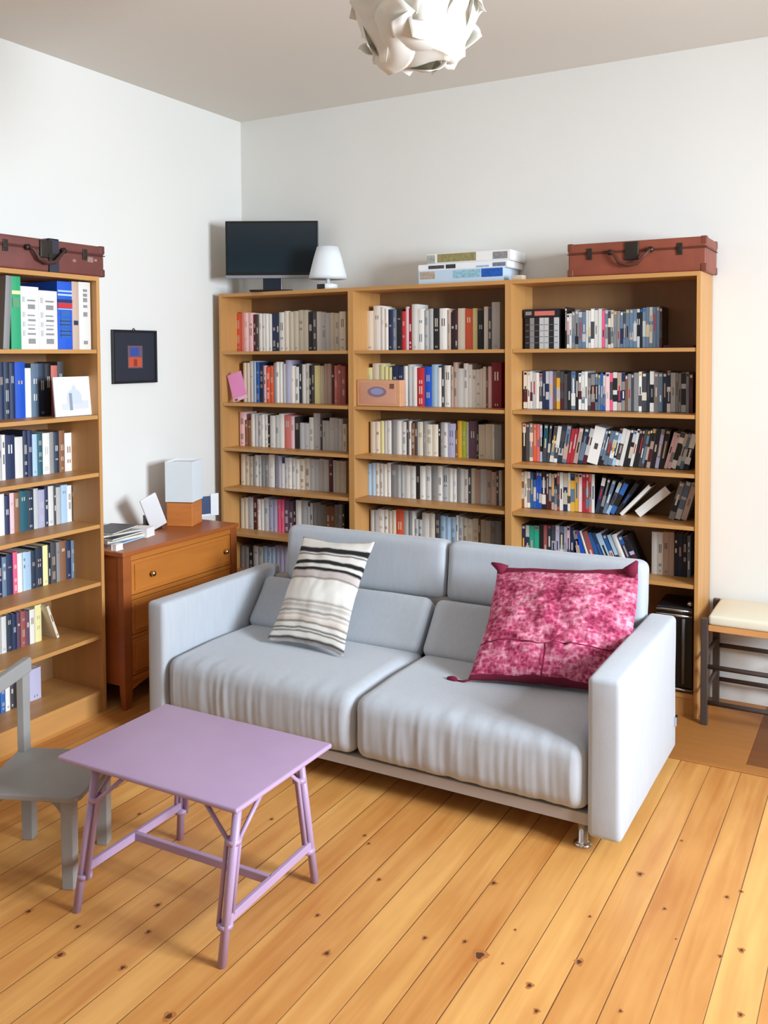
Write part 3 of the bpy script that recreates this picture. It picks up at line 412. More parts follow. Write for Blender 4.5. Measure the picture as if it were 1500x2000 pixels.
for key, kd, z0, s in ROWS:
    items = [x.split(',') for x in s.split()]
    items = [(float(a), float(b), float(c), d, float(e)) for a, b, c, d, e in items]
    if key in EXTRA: items += EXTRA[key]
    R5b = key == 'R5b'
    shelf = ORD[int(key[1])-1]
    n = len(items)
    wmed = sorted(i[1] for i in items)[n//2]
    for i, (x, w_, h, c, lean) in enumerate(items):
        yf = None; film = kd == 'd'
        if key == 'L1': yf = .33
        j = random.choice((0, 0, 1, 2))
        base = cmat(c, j)
        dark = c in DARK
        alt = cmat(random.choice('WCGBA')) if dark else cmat(random.choice('gDsnAG' if not film else 'KDgsNm'), 0)
        if film:
            d_ = .134
            b = case_mesh(w_, h, c) if not (key in EXTRA and c == 'W' and lean) else book_mesh(w_, .13, h, c, False)
            shell = mat('case_shell_dark', (34, 34, 38), .3) if dark or random.random() < .5 else mat('case_shell_grey', (150, 152, 156), .3)
            ms = [base, shell, alt, cmat(random.choice('KDNgsG')), cmat(random.choice('WWGPRUAY'))]
            if yf is None: yf = -.17
            if R5b: b = book_mesh(w_, .13, h, c, True); ms = [base, M_PAPER, alt]
        else:
            b = book_mesh(w_, random.uniform(.12, .138) if key[0] != 'L' else random.uniform(.13, .15) if key != 'L1' else .24, h, c, key != 'L1', key == 'L1')
            ms = [base, M_PAPER, alt]
        nm = 'dvd_case' if film and not R5b else 'paperback' if key[0] in 'CM' or R5b else 'book'
        if key == 'L1':
            o = empty('book', (0, 0, 0))
            cov = b.build('cover', ms, o)
            MB().box(.002, w_-.002, .007, .235, .003, h-.004).build('pages', M_PAPER, o)
            k = i
            if c == 'u':
                sl = MB()
                for (za, zb, mi) in ((.255,.262,1),(.238,.246,1),(.208,.222,0),(.183,.206,2),(.177,.181,1)):
                    sl.box(.001, w_-.001, -.001, .004, za, zb, mi)
                for (za, zb) in ((.145,.172),(.098,.140),(.052,.092)): sl.box(.016, w_-.016, -.001, .004, za, zb, 3)
                for za in (.062, .079, .108, .124): sl.box(.013, w_-.010, -.0014, .004, za, za+.004, 0)
                sl.build('spine_label', [cmat('N'), cmat('S'), cmat('R'), cmat('U')], o)
            elif c == 'W' and i != n-1:
                sl = MB()
                for q, (za, hh) in enumerate(((.205,.007),(.172,.020),(.142,.006),(.120,.009),(.102,.004),(.084,.007),(.062,.008),(.024,.022))):
                    sl.box(w_*(.34+.03*(q % 2)), w_*(.78-.02*(q % 3)), -.001, .004, za, za+hh, 0)
                    if q % 2 == 0: sl.box(w_*.10, w_*.22, -.001, .004, za-.005, za+hh+.012, 1)
                sl.build('spine_lettering', [cmat('g'), cmat('G')], o)
            elif c == 'W':
                sl = MB()
                for za, hh in ((.262,.012),(.240,.014),(.216,.018),(.190,.012),(.150,.020),(.024,.016)): sl.box(w_*.35, w_*.68, -.001, .004, za, za+hh, 0)
                sl.build('spine_lettering', [cmat('g')], o)
            elif c == 'E':
                sl = MB(); sl.box(w_*.1, w_*.9, -.001, .004, h-.075, h-.06, 0); sl.box(w_*.15, w_*.8, -.001, .004, h-.13, h-.09, 1)
                sl.build('spine_label', [cmat('y'), mat('moss', (96, 150, 110), .6)], o)
            elif c == 'A':
                sl = MB(); sl.box(w_*.2, w_*.8, -.001, .004, .11, .13, 0); sl.build('spine_mark', [cmat('N')], o)
        else:
            o = b.build(nm, ms)
        place_local(o, key, x, z0, lean, w_, yf)
        size = 'thin ' if w_ < wmed*.72 else 'thick ' if w_ > wmed*1.4 else ''
        kind = {'dvd_case': 'film case', 'paperback': 'paperback', 'book': 'book'}[nm]
        if R5b: pos = ORD[n-1-i] + ' from the right'; tot = i
        elif key == 'R5': pos = ORD[i] + ' from the left'
        else: pos = ORD[i] + ' from the left' if i <= n/2 else ORD[n-1-i] + ' from the right'
        if key == 'R1': pos = ORD[i] + ' right of the box set' if i <= n/2 else ORD[n-1-i] + ' from the right'
        leaning = 'slanting ' if abs(lean) > 4 else ''
        lab = '%s%s%s %s, %s on %s shelf, %s' % (leaning, size, CN[c], kind, pos, shelf, WHERE[key[0]])
        tag(o, lab, 'film case' if nm == 'dvd_case' else 'book', '%ss on the %s shelf of the %s' % (kind, shelf, WHERE[key[0]]))
# leaning hardback at the end of the sixth row on the left wall
o = book_mesh(.014, .16, .170, 'C').build('book', [cmat('C'), M_PAPER, cmat('n')])
place_local(o, 'L6', -1.672, .3635, -20, .014, .22)
tag(o, 'beige book tilting alone at the end of the sixth shelf, left wall bookcase', 'book', 'books on the sixth shelf of the left wall bookcase')
# film box set: slipcase with a black title band, seven discs inside
t = tag(empty('box_set', (1.916, -.174, 1.680)), 'film box set of grey volumes under a black and salmon title band, top shelf', 'box set')
MB().box(0, .183, .010, .138, 0, .200).box(0, .183, -.001, .012, .158, .200).build('slipcase', cmat('K'), t)
MB().box(.056, .160, -.0022, .002, .167, .189).box(.008, .040, -.0022, .002, .170, .188, 1).build('title_band', [cmat('o'), cmat('g')], t)
for k, c in enumerate('KgKGGKG'):
    b = MB(); b.box(.0015, .0245, 0, .012, .001, .156, 0)
    for z in (.03, .06, .09, .12): b.box(.004, .022, -.0006, .002, z, z+.0025, 1)
    b.build('volume', [cmat(c), cmat('D' if c != 'K' else 's')], t, loc=(.004+k*.0252, 0, 0))
tag(MB().rbox(0, .14, 0, .17, 0, .012, .002).build('booklet', cmat('m'), loc=(2.602, -.168, 1.681)), 'dark maroon booklet lying flat at the right end of the top film shelf', 'booklet')

# ---------------------------------------------------------------- sofa
sofa = tag(empty('sofa', (1.775, -1.2, 0)), 'pale grey two seat fabric sofa on chrome feet before the bookcases', 'sofa')
def S3(b, name, m_, **k):            # shapes are written in room coordinates, then moved into the sofa's frame
    b.v = [(x-1.775, y+1.2, z) for x, y, z in b.v]
    return b.build(name, m_, sofa, **k)
def wob(p, a=.0035, s=7):
    n = noise.noise_vector(Vector(p)*s); return Vector(p) + n*a
for nm, x0, x1 in (('armrest', .752, .846), ('armrest', 2.688, 2.80)):
    a = S3(MB().rbox(x0, x1, -1.652, -.795, .062, .600, .020, (2, 12, 8), lambda p: wob(p, .0018, 5)), nm, M_SOFA)
def seat_fn(x0, x1):
    w_ = x1-x0
    def f(p):
        x, y, z = p
        u = (x-x0)/w_
        edge = min(1, min(u, 1-u)*16); edge = edge*(2-edge)
        if z > .24:                                  # softly crowned top that slopes to the rounded front
            t = (-1.05-y)/.6
            z += .010*edge*math.sin(math.pi*min(1, max(0, t))) - .012*max(0, t-.6)**1.2
        if y < -1.5:
            k = min(1, (-1.5-y)/.12)
            env = .35 + .9*max(0, noise.noise(Vector((x*3.1, 4, 7)))+.25); fr = (noise.noise(Vector((x*17, z*3.2, 3.1)))*.0045 + noise.noise(Vector((x*48, z*2.5, 8)))*.0045)*env
            y += k*(fr*min(1, max(0, (.37-z)/.12+.15)) - .012*edge*math.sin(math.pi*max(0, min(1, (z-.13)/.24))))
            z += k*noise.noise(Vector((x*20, 1, 2)))*.004
        x += noise.noise(Vector((u*3, y*9, z*9)))*.002
        return Vector((x, y, z))
    return f
for x0, x1 in ((.850, 1.782), (1.786, 2.684)):
    b = MB().rbox(x0, x1, -1.645, -1.02, .128, .368, .048, (110, 16, 12), seat_fn(x0, x1))
    S3(b, 'seat_cushion', M_SOFA)
def cushion(x0, x1, yb, zb, yt, zt, th, r=.035, bulge=.014):
    """slab leaning from (yb,zb) at its foot to (yt,zt) at its head, front side towards -y"""
    L = math.hypot(yt-yb, zt-zb); d = Vector((0, (yt-yb)/L, (zt-zb)/L)); nrm = Vector((0, -d.z, d.y))
    def f(p):
        u = (p[0]-x0)/(x1-x0); v = p[2]/L
        bl = bulge*math.sin(math.pi*max(0, min(1, u)))**.5*math.sin(math.pi*max(0, min(1, v)))**.6
        q = Vector((p[0], yb, zb)) + d*p[2] - nrm*(p[1] - (-bl if p[1] < th*.5 else 0))
        return wob(q, .0022, 9)
    return MB().rbox(x0, x1, 0, th, 0, L, r, (14, 2, 8), f)
for x0, x1 in ((.858, 1.771), (1.793, 2.680)):
    S3(cushion(x0, x1, -1.108, .380, -.945, .585, .11), 'lumbar_cushion', M_SOFA)
for x0, x1 in ((.915, 1.793), (1.800, 2.682)):
    S3(cushion(x0, x1, -.880, .545, -.845, .815, .125, .040, .010), 'backrest', M_SOFA)
S3(MB().box(.848, 2.686, -1.625, -.82, .088, .127), 'base_frame', mat('sofa_base_fabric', (176, 168, 162), .9, bump=.2, bscale=500))
S3(MB().box(.86, 2.68, -.86, -.80, .13, .56), 'back_support', mat('sofa_base_fabric', (0, 0, 0)))
for x in (.90, 2.655):
    for y in (-1.585, -.90):
        S3(MB().lathe([(.031, 0), (.031, .006), (.026, .010), (.0175, .014), (.0175, .090)], 20, (x, y, 0)), 'leg', M_CHROME)
S3(MB().box(2.80, 2.812, -.845, -.815, .165, .20), 'hinge', M_CHROME)

# ---------------------------------------------------------------- throw pillows
def pillow(name, BL, BR, TR, TL, th, m_, wrinkle=.006, pinch=.05, nu=44, nv=44, seed=0, sag=0, parent=None, creases=(), right=1.0, crater=1.2):
    BL, BR, TR, TL = map(Vector, (BL, BR, TR, TL)); nrm = (BR-BL).cross(TL-BL).normalized()
    b = MB(); V = []; idx = {}
    for side in (1, -1):
        for i in range(nu+1):
            for j in range(nv+1):
                u, v = i/nu, j/nv
                border = i in (0, nu) or j in (0, nv)
                if border and side == -1: idx[(side, i, j)] = idx[(1, i, j)]; continue
                # seams between the corners are drawn inwards
                uu = u + pinch*(0.5-u)*2*math.sin(math.pi*v)*abs(2*u-1)**2*(right if u > .5 else 1)
                vv = v + pinch*.8*(0.5-v)*2*math.sin(math.pi*u)*abs(2*v-1)**2
                p = BL*(1-uu)*(1-vv) + BR*uu*(1-vv) + TR*uu*vv + TL*(1-uu)*vv
                prof = (math.sin(math.pi*u)**.55)*(math.sin(math.pi*v)**.55)
                q = Vector((u*5+seed, v*5, side*2))
                h = th/2*prof*(1+sag*(.4-v)) + wrinkle*prof*(noise.noise(q)*1.4 + noise.noise(q*2.3)*.8)
                r_ = 1-abs(noise.noise(Vector((u*3.2+v*2+seed, v*2.2-u, 5+side))))*2
                h -= wrinkle*crater*max(0, r_-.75)*4*prof
                for (ua, va, ub, vb, dp_, wd_) in creases:
                    du, dv = ub-ua, vb-va; tt = max(0, min(1, ((u-ua)*du+(v-va)*dv)/(du*du+dv*dv)))
                    ds = math.hypot(u-ua-du*tt, v-va-dv*tt-.02*math.sin(9*tt))
                    h -= dp_*math.exp(-(ds/wd_)**2)*prof; h += dp_*.5*math.exp(-((ds-wd_*1.8)/wd_)**2)*prof
                p = p + nrm*side*h + noise.noise_vector(q*1.3)*.004
                idx[(side, i, j)] = len(V); V.append(p)
    F = []
    for side in (1, -1):
        for i in range(nu):
            for j in range(nv):
                f = [idx[(side,i,j)], idx[(side,i+1,j)], idx[(side,i+1,j+1)], idx[(side,i,j+1)]]
                F.append(f if side == 1 else f[::-1])
    b.smooth = True; b.add(V, F)
    o = b.build(name, m_, parent)
    uvl = o.data.uv_layers.new(name='uv'); inv = {}
    for (s_, i, j), k in idx.items(): inv[k] = (i/nu, j/nv)
    for lp in o.data.loops: uvl.data[lp.index].uv = inv[lp.vertex_index]
    return o
def stripe_material():
    mt = bpy.data.materials.new('striped_wool'); mt.use_nodes = True; n = N(mt); b = n.b
    uv = n.n('ShaderNodeTexCoord'); sp = n.n('ShaderNodeSeparateXYZ'); n.l(uv.outputs['UV'], sp.inputs[0])
    c1 = n.n('ShaderNodeCombineXYZ'); n.l(n.math('MULTIPLY', sp.outputs[0], 1.6), c1.inputs[0]); n.l(n.math('MULTIPLY', sp.outputs[1], 3), c1.inputs[1])
    nz = n.n('ShaderNodeTexNoise'); nz.inputs['Scale'].default_value = 2.2; nz.inputs['Detail'].default_value = 3; n.l(c1.outputs[0], nz.inputs[0])
    v = n.math('ADD', sp.outputs[1], n.math('MULTIPLY', n.math('SUBTRACT', nz.outputs['Fac'], .5), .035))
    cr = n.n('ShaderNodeValToRGB'); cr.color_ramp.interpolation = 'LINEAR'; n.l(v, cr.inputs[0])
    W_, K_, G_, B_ = (236,233,226), (28,26,30), (150,142,138), (196,178,166)
    st = [(0,W_),(.02,G_),(.035,K_),(.055,W_),(.085,W_),(.095,(90,86,84)),(.11,W_),(.125,(96,92,88)),(.14,W_),(.165,W_),(.178,(120,112,106)),(.195,(222,208,196)),(.225,W_),(.24,B_),(.258,W_),(.275,G_),(.295,W_),(.31,(208,204,198)),(.33,(196,188,180)),(.345,W_),(.36,(176,168,162)),(.38,W_),(.40,(240,238,232)),(.47,(240,238,232)),(.56,W_),(.575,(140,128,126)),(.59,(206,196,190)),
          (.64,(210,200,196)),(.655,K_),(.672,K_),(.684,W_),(.705,W_),(.716,K_),(.742,K_),(.755,W_),(.80,W_),(.812,(60,56,60)),(.826,W_),(.842,K_),(.885,K_),(.90,W_),(1.,W_)]
    e = cr.color_ramp.elements
    while len(e) > 1: e.remove(e[-1])
    cr2 = n.n('ShaderNodeValToRGB'); n.l(v, cr2.inputs[0]); e2 = cr2.color_ramp.elements      # one ramp per half of the stripes
    while len(e2) > 1: e2.remove(e2[-1])
    for el, half in ((e, [s_ for s_ in st if s_[0] <= .50]), (e2, [s_ for s_ in st if s_[0] > .45])):
        el[0].position = half[0][0]; el[0].color = lin(half[0][1])
        for p_, c_ in half[1:]:
            q = el.new(p_); q.color = lin(c_)
    mxs = n.n('ShaderNodeMix', data_type='RGBA'); n.l(n.math('GREATER_THAN', v, .47), mxs.inputs['Factor']); n.l(cr.outputs[0], mxs.inputs[6]); n.l(cr2.outputs[0], mxs.inputs[7])
    n.l(mxs.outputs[2], b.inputs['Base Color']); b.inputs['Roughness'].default_value = .95
    wv = n.n('ShaderNodeTexWave', bands_direction='Y'); wv.inputs['Scale'].default_value = 45; wv.inputs['Distortion'].default_value = 1.5
    n.l(uv.outputs['UV'], wv.inputs[0]); bp = n.n('ShaderNodeBump'); bp.inputs['Strength'].default_value = .35; bp.inputs['Distance'].default_value = .004
    n.l(wv.outputs['Fac'], bp.inputs['Height']); n.l(bp.outputs[0], b.inputs['Normal'])
    return mt
def magenta_material():
    mt = bpy.data.materials.new('magenta_printed_cotton'); mt.use_nodes = True; n = N(mt); b = n.b
    uv = n.n('ShaderNodeTexCoord')
    def noise_(scale, det, sx=1, sy=1):
        mp = n.n('ShaderNodeMapping'); mp.inputs['Scale'].default_value = (sx, sy, 1); n.l(uv.outputs['UV'], mp.inputs[0])
        z = n.n('ShaderNodeTexNoise'); z.inputs['Scale'].default_value = scale; z.inputs['Detail'].default_value = det; n.l(mp.outputs[0], z.inputs[0]); return z.outputs['Fac']
    a, c, d, e_ = noise_(5, 3), noise_(26, 4), noise_(55, 2, 1, .35), noise_(55, 2, .35, 1)
    vo = n.n('ShaderNodeTexVoronoi', distance='CHEBYCHEV'); vo.inputs['Scale'].default_value = 34; n.l(uv.outputs['UV'], vo.inputs[0])
    c = n.math('ADD', n.math('MULTIPLY', c, .72), n.math('MULTIPLY', vo.outputs['Distance'], .42))
    v = n.math('ADD', n.math('MULTIPLY', a, .36), n.math('ADD', n.math('MULTIPLY', c, .38), n.math('ADD', n.math('MULTIPLY', d, .15), n.math('MULTIPLY', e_, .15))))
    cr = n.n('ShaderNodeValToRGB'); n.l(v, cr.inputs[0]); e = cr.color_ramp.elements
    e[0].position = .40; e[0].color = lin((104, 20, 52)); e[1].position = .63; e[1].color = lin((226, 160, 176))
    for p_, c_ in ((.455, (142, 34, 70)), (.50, (172, 58, 94)), (.55, (196, 98, 128))): q = e.new(p_); q.color = lin(c_)
    # darker plain band along the two hems, and the seams of the patchwork
    sp = n.n('ShaderNodeSeparateXYZ'); n.l(uv.outputs['UV'], sp.inputs[0])
    wav = n.math('ADD', sp.outputs[1], n.math('MULTIPLY', n.math('SUBTRACT', a, .5), .06))
    top = n.math('GREATER_THAN', wav, .935); bot = n.math('LESS_THAN', wav, .035)
    s1 = n.math('LESS_THAN', n.math('ABSOLUTE', n.math('SUBTRACT', wav, .285)), .007)
    lx_ = n.math('ADD', sp.outputs[0], n.math('MULTIPLY', n.math('SUBTRACT', a, .5), .05))
    s2 = n.math('MULTIPLY', n.math('LESS_THAN', n.math('ABSOLUTE', n.math('SUBTRACT', lx_, .50)), .006), n.math('LESS_THAN', sp.outputs[1], .285))
    msk = n.math('MAXIMUM', n.math('MAXIMUM', top, bot), n.math('MAXIMUM', s1, s2))
    mx = n.n('ShaderNodeMix', data_type='RGBA'); n.l(msk, mx.inputs['Factor']); n.l(cr.outputs[0], mx.inputs[6]); mx.inputs[7].default_value = lin((112, 14, 46))
    n.l(mx.outputs[2], b.inputs['Base Color']); b.inputs['Roughness'].default_value = .9
    bp = n.n('ShaderNodeBump'); bp.inputs['Strength'].default_value = .35; bp.inputs['Distance'].default_value = .004
    n.l(n.math('ADD', c, a), bp.inputs['Height']); n.l(bp.outputs[0], b.inputs['Normal'])
    return mt
tag(pillow('striped_pillow', (1.146,-1.318,.392), (1.546,-1.328,.392), (1.488,-.955,.800), (1.092,-.950,.790), .10, stripe_material(), .003, .045, seed=2, crater=.3),
    'cream throw pillow with uneven black and grey stripes, left on the sofa', 'pillow')
M_MAG = magenta_material(); M_MAGD = mat('dark_magenta_cotton', (116, 16, 50), .9)
pt = tag(empty('magenta_pillow', (2.4, -1.2, .38)), 'crumpled magenta patchwork pillow with a tassel, in the right sofa corner', 'pillow')
po = Vector((2.4, -1.2, .38))
def PP(x, y, z): return Vector((x, y, z)) - po
pillow('cushion_cover', PP(2.120,-1.335,.390), PP(2.665,-1.205,.388), PP(2.692,-.995,.822), PP(2.108,-.990,.762), .19, M_MAG, .012, .030, 90, 90, seed=9, sag=.5, parent=pt, creases=((.42,.62,1,.86,.016,.022),(.1,.30,.62,.28,.013,.02),(.62,.28,1,.42,.010,.03),(.7,.98,.98,.70,.010,.03),(.75,.5,.95,.2,.008,.03)), right=-1.2, crater=.4)
b = MB()
for i, (a_, c_) in enumerate((((2.140,-1.0,.748), (2.082,-1.0,.776)), ((2.662,-1.01,.802), (2.690,-1.0,.850)))):
    a_, c_ = PP(*a_), PP(*c_); mdp = (a_+c_)/2 + Vector((.004, -.004, .004)); b = MB(); b.tube([a_, mdp, c_], [.030, .017, .005], 10)
    b.build('corner_ear', M_MAGD, pt)
b = MB(); b.tube([PP(2.128,-1.338,.392), PP(2.10,-1.336,.381), PP(2.075,-1.335,.3785)], .0045, 8)
b.tube([PP(2.078,-1.335,.3785), PP(2.066,-1.334,.3815), PP(2.052,-1.333,.382), PP(2.034,-1.332,.379)], [.005, .012, .012, .009], 10)
b.build('tassel', M_MAGD, pt)

# ---------------------------------------------------------------- lilac table
tb = tag(empty('small_table', (1.71, -2.44, 0)), 'low lilac painted square table with splayed cane legs, in front of the sofa', 'table')
to = Vector((1.71, -2.44, 0))
ZT = .455
b = MB(); b.rbox(1.368-to.x, 2.050-to.x, -2.672-to.y, -2.200-to.y, ZT-.016, ZT, .0075, (2, 2, 1)); b.build('tabletop', M_LILAC, tb)
legs = {'F': ((2.012,-2.640,ZT-.016), (1.983,-2.660,0), -1, 1), 'L': ((1.500,-2.640,ZT-.016), (1.445,-2.676,0), 1, 1), 'R': ((2.005,-2.235,ZT-.016), (1.984,-2.206,0), -1, -1), 'B': ((1.480,-2.235,ZT-.016), (1.437,-2.216,0), 1, -1)}
legs['F'] = ((2.022,-2.632,ZT-.016), (1.983,-2.660,0), -1, 1); legs['R'] = ((1.962,-2.255,ZT-.016), (1.984,-2.206,0), -1, -1)
RAILZ = .125
def lp(k, z):
    a, c = Vector(legs[k][0]), Vector(legs[k][1]); return c + (a-c)*(z/(ZT-.016)) - to
for k, (a_, c_, sx, sy) in legs.items():
    a_ = Vector(a_)-to; c_ = Vector(c_)-to
    b = MB(); b.tube([c_, a_], .0125, 12)
    Z0, Z1 = RAILZ-.02, .345
    for off in ((.025*sx, 0), (0, .025*sy)):         # side canes bound to the post, fanning out above the binding as braces
        p0, p1 = lp(k, Z0), lp(k, Z1); o_ = Vector((off[0], off[1], 0))
        tip = a_ + Vector((.125*sx if off[0] else 0, .115*sy if off[1] else 0, 0))
        b.tube([p0+o_, p1+o_, tip], .0068, 10)
    for z in (Z0+.004, Z1-.004):
        q = lp(k, z); b.tube([q+Vector((.007*sx, .007*sy, -.007)), q+Vector((.007*sx, .007*sy, .007))], .0220, 14)
    b.build('leg', M_LILAC, tb)
def flat_bar(b, p, q, h, t):
    p, q = Vector(p), Vector(q); d = (q-p).normalized(); s_ = Vector((-d.y, d.x, 0)).normalized()*t/2; u = Vector((0, 0, h/2))
    b.add([p-s_-u, p+s_-u, p+s_+u, p-s_+u, q-s_-u, q+s_-u, q+s_+u, q-s_+u], [(0,1,2,3),(7,6,5,4),(0,4,5,1),(1,5,6,2),(2,6,7,3),(3,7,4,0)])
for k1, k2 in (('L', 'B'), ('F', 'R')):
    b = MB(); flat_bar(b, lp(k1, RAILZ), lp(k2, RAILZ), .026, .016); b.build('side_rail', M_LILAC, tb, bevel=.003)
ml, mr = (lp('L', RAILZ)+lp('B', RAILZ))/2, (lp('F', RAILZ)+lp('R', RAILZ))/2
b = MB(); flat_bar(b, ml, mr, .026, .016); b.build('cross_rail', M_LILAC, tb, bevel=.003)

# ---------------------------------------------------------------- small grey chair
ch = tag(empty('child_chair', (1.385, -2.61, 0), math.atan2(-.4, -.917)), 'low grey painted wooden chair at the left picture edge, beside the lilac table', 'chair')
SZ = .300                                     # local x runs from the front edge to the backrest, local y = -v
def cy(v): return -v
b = MB(); pts = []
for (cx_, cv_, a0) in ((.035, .035, 180), (.325, .02, 270), (.345, .33, 0), (.035, .305, 90)):
    rr = .035 if cx_ < .1 else .012
    for i in range(6):
        a = R(a0 + i*18); pts.append((cx_+rr*math.cos(a), -(cv_+rr*math.sin(a))))
b.prism(pts[::-1], SZ-.018, SZ); b.build('seat', M_GREYP, ch, bevel=.004)
def tapered(b, p, q, a0, a1, bb0, bb1):
    p, q = Vector(p), Vector(q); V = []
    for c_, sx, sy in ((p, a0, bb0), (q, a1, bb1)):
        V += [c_+Vector((-sx/2, -sy/2, 0)), c_+Vector((sx/2, -sy/2, 0)), c_+Vector((sx/2, sy/2, 0)), c_+Vector((-sx/2, sy/2, 0))]
    b.add(V, [(0,3,2,1),(4,5,6,7),(0,1,5,4),(1,2,6,5),(2,3,7,6),(3,0,4,7)])
for (s_, t_) in ((.045, .035), (.045, .295), (.315, .045), (.315, .305)):
    b = MB(); tapered(b, (s_, cy(t_), 0), (s_, cy(t_), SZ-.018), .038, .040, .038, .042); b.build('leg', M_GREYP, ch, bevel=.003)
def bracket(b, p, d1, up_=.085, run=.085, t=.012):
    """quarter-arch bracket below the seat beside a leg"""
    n_ = 8; p = Vector(p); d = Vector(d1); s_ = Vector((-d.y, d.x, 0))*t/2; V = []
    for i in range(n_+1):
        a = math.pi/2*i/n_
        low = p + d*(run*(1-math.cos(a))) + Vector((0, 0, -up_*(1-math.sin(a))))
        inn = p + d*max(0, run*(1-math.cos(a))-.016) + Vector((0, 0, min(0, -up_*(1-math.sin(a))+.016)))
        V += [low-s_, low+s_, inn+s_, inn-s_]
    F = [(0,1,2,3), (4*n_+3, 4*n_+2, 4*n_+1, 4*n_)]
    for i in range(n_):
        for k in range(4): F.append((4*i+k, 4*(i+1)+k, 4*(i+1)+(k+1) % 4, 4*i+(k+1) % 4))
    b.add(V, F)
for args in (((.045, cy(.05), SZ-.018), (0,-1,0)), ((.045, cy(.28), SZ-.018), (0,1,0)), ((.062, cy(.035), SZ-.018), (1,0,0)), ((.298, cy(.045), SZ-.018), (-1,0,0)), ((.062, cy(.295), SZ-.018), (1,0,0)), ((.298, cy(.305), SZ-.018), (-1,0,0))):
    b = MB(); bracket(b, *args); b.build('bracket', M_GREYP, ch)
for t_ in (.05, .322):
    b = MB(); b.box(.324, .350, cy(t_)-.023, cy(t_)+.023, SZ-.018, .575); b.build('back_post', M_GREYP, ch, bevel=.003)
b = MB(); b.box(.322, .352, cy(.36), cy(.012), .560, .612); b.build('top_rail', M_GREYP, ch, bevel=.006)

# ---------------------------------------------------------------- chest of drawers
dr = tag(empty('chest_of_drawers', (0, -1.485, 0)), 'reddish brown wooden chest of drawers with brass knobs, left of the sofa', 'chest of drawers')
DW, DD, DH = .835, .45, .748
MB().box(.002, DD+.012, -.012, DW+.006, DH-.022, DH).build('top', M_TEAK, dr, bevel=.004)
for y0 in (0, DW-.022): MB().box(.01, DD-.03, y0+.004, y0+.018, .115, DH-.022).build('side_panel', M_TEAK, dr)
for (x0, y0) in ((DD-.036, 0), (DD-.036, DW-.050), (.004, 0), (.004, DW-.050)):
    b = MB(); b.box(x0, x0+.036, y0, y0+.05, .09, DH-.022)
    tapered(b, (x0+.018, y0+.025, 0), (x0+.018, y0+.025, .092), .026, .036, .036, .05); b.build('corner_post', M_TEAK, dr, bevel=.002)
MB().box(.004, .010, .05, DW-.05, .12, DH-.022).build('back_panel', M_TEAK, dr)
MB().box(.012, DD-.036, .020, DW-.020, .12, .128).build('bottom_panel', M_TEAK, dr)
for z0, z1 in ((DH-.050, DH-.022), (.512, .532), (.326, .344), (.128, .150)): MB().box(DD-.034, DD-.004, .05, DW-.05, z0, z1).build('rail', M_TEAKD, dr)
b = MB(); n_ = 12; pr = [(.05, .128), (DW-.05, .128)]
arc = [(.05+(DW-.1)*(1-i/n_), .128-.045*(abs(1-2*i/n_))**3) for i in range(n_+1)]
b.prism([(.05, .129)] + [(DW-.05, .129)] + arc, DD-.030, DD-.010, axis='x'); b.build('apron', M_TEAKD, dr)
for k, (z0, z1) in enumerate(((.535, .696), (.347, .509), (.153, .323))):
    o = MB().box(DD-.028, DD-.002, .054, DW-.054, z0, z1).build('drawer', M_TEAKD, dr, bevel=.003)
    MB().box(DD-.0025, DD+.004, .072, DW-.072, z0+.018, z1-.018).build('front_panel', M_TEAKD, o, bevel=.002)
    for y in (.175, .725):
        MB().lathe([(.008, 0), (.006, .008), (.013, .016), (.0145, .021), (.010, .027), (0, .029)], 16).build('knob', M_BRASS, o)
        kb = bpy.data.objects[-1] if False else [c for c in o.children if c.name.startswith('knob')][-1]
        kb.location = (DD+.003, y, (z0+z1)/2); kb.rotation_euler = (0, R(90), 0)

# things on the chest of drawers
lm = tag(empty('cube_lamp', (.215, -.800, DH), R(20)), 'small lamp with a white cube shade on an orange wood block, on the chest', 'lamp')
MB().box(-.072, .072, -.072, .072, 0, .125).build('wood_base', mat('orange_beech', (206, 126, 62), .4, var=.1, vscale=(8, 8, 40)), lm, bevel=.003)
sh = bpy.data.materials.new('frosted_shade'); sh.use_nodes = True; _n = N(sh)
_n.b.inputs['Base Color'].default_value = lin((238, 240, 244)); _n.b.inputs['Roughness'].default_value = .5; _n.b.inputs['Subsurface Weight'].default_value = .2; _n.b.inputs['Subsurface Scale'].default_value = .02
b = MB(); s_ = .076
for (x0, x1, y0, y1) in ((-s_, s_, -s_, -s_+.003), (-s_, s_, s_-.003, s_), (-s_, -s_+.003, -s_+.003, s_-.003), (s_-.003, s_, -s_+.003, s_-.003)): b.box(x0, x1, y0, y1, .130, .345)
b.box(-s_+.003, s_-.003, -s_+.003, s_-.003, .335, .338)
b.build('shade', sh, lm)
MB().tube([(0, 0, .125), (0, 0, .20)], .015, 12).build('socket', M_BLACK, lm)
fr_ = tag(empty('photo_frame', (.15, -.582, DH), R(62)), 'small dark blue photo frame with a white side panel, behind the cube lamp', 'photo frame')
MB().box(-.05, .05, 0, .008, .012, .112).build('picture', mat('deep_blue_print', (42, 62, 104), .4), fr_, bevel=.001)
MB().box(-.058, .050, -.004, .012, 0, .012).box(.052, .100, -.002, .010, 0, .125).build('mount', M_WHITEP, fr_, bevel=.001)
ph = tag(empty('tablet_stand', (.215, -.985, DH), R(70)), 'white rounded slab tilted back on a black stand, left of the cube lamp', 'tablet')
b = MB(); M_ = Matrix.Rotation(R(20), 4, 'X'); M2 = Matrix.Rotation(R(-27), 4, 'Y')
b.rbox(-.046, .046, 0, .014, .016, .225, .0065, (2, 1, 4), lambda p: (M_ @ M2) @ Vector(p)); b.build('slab', M_WHITEP, ph)
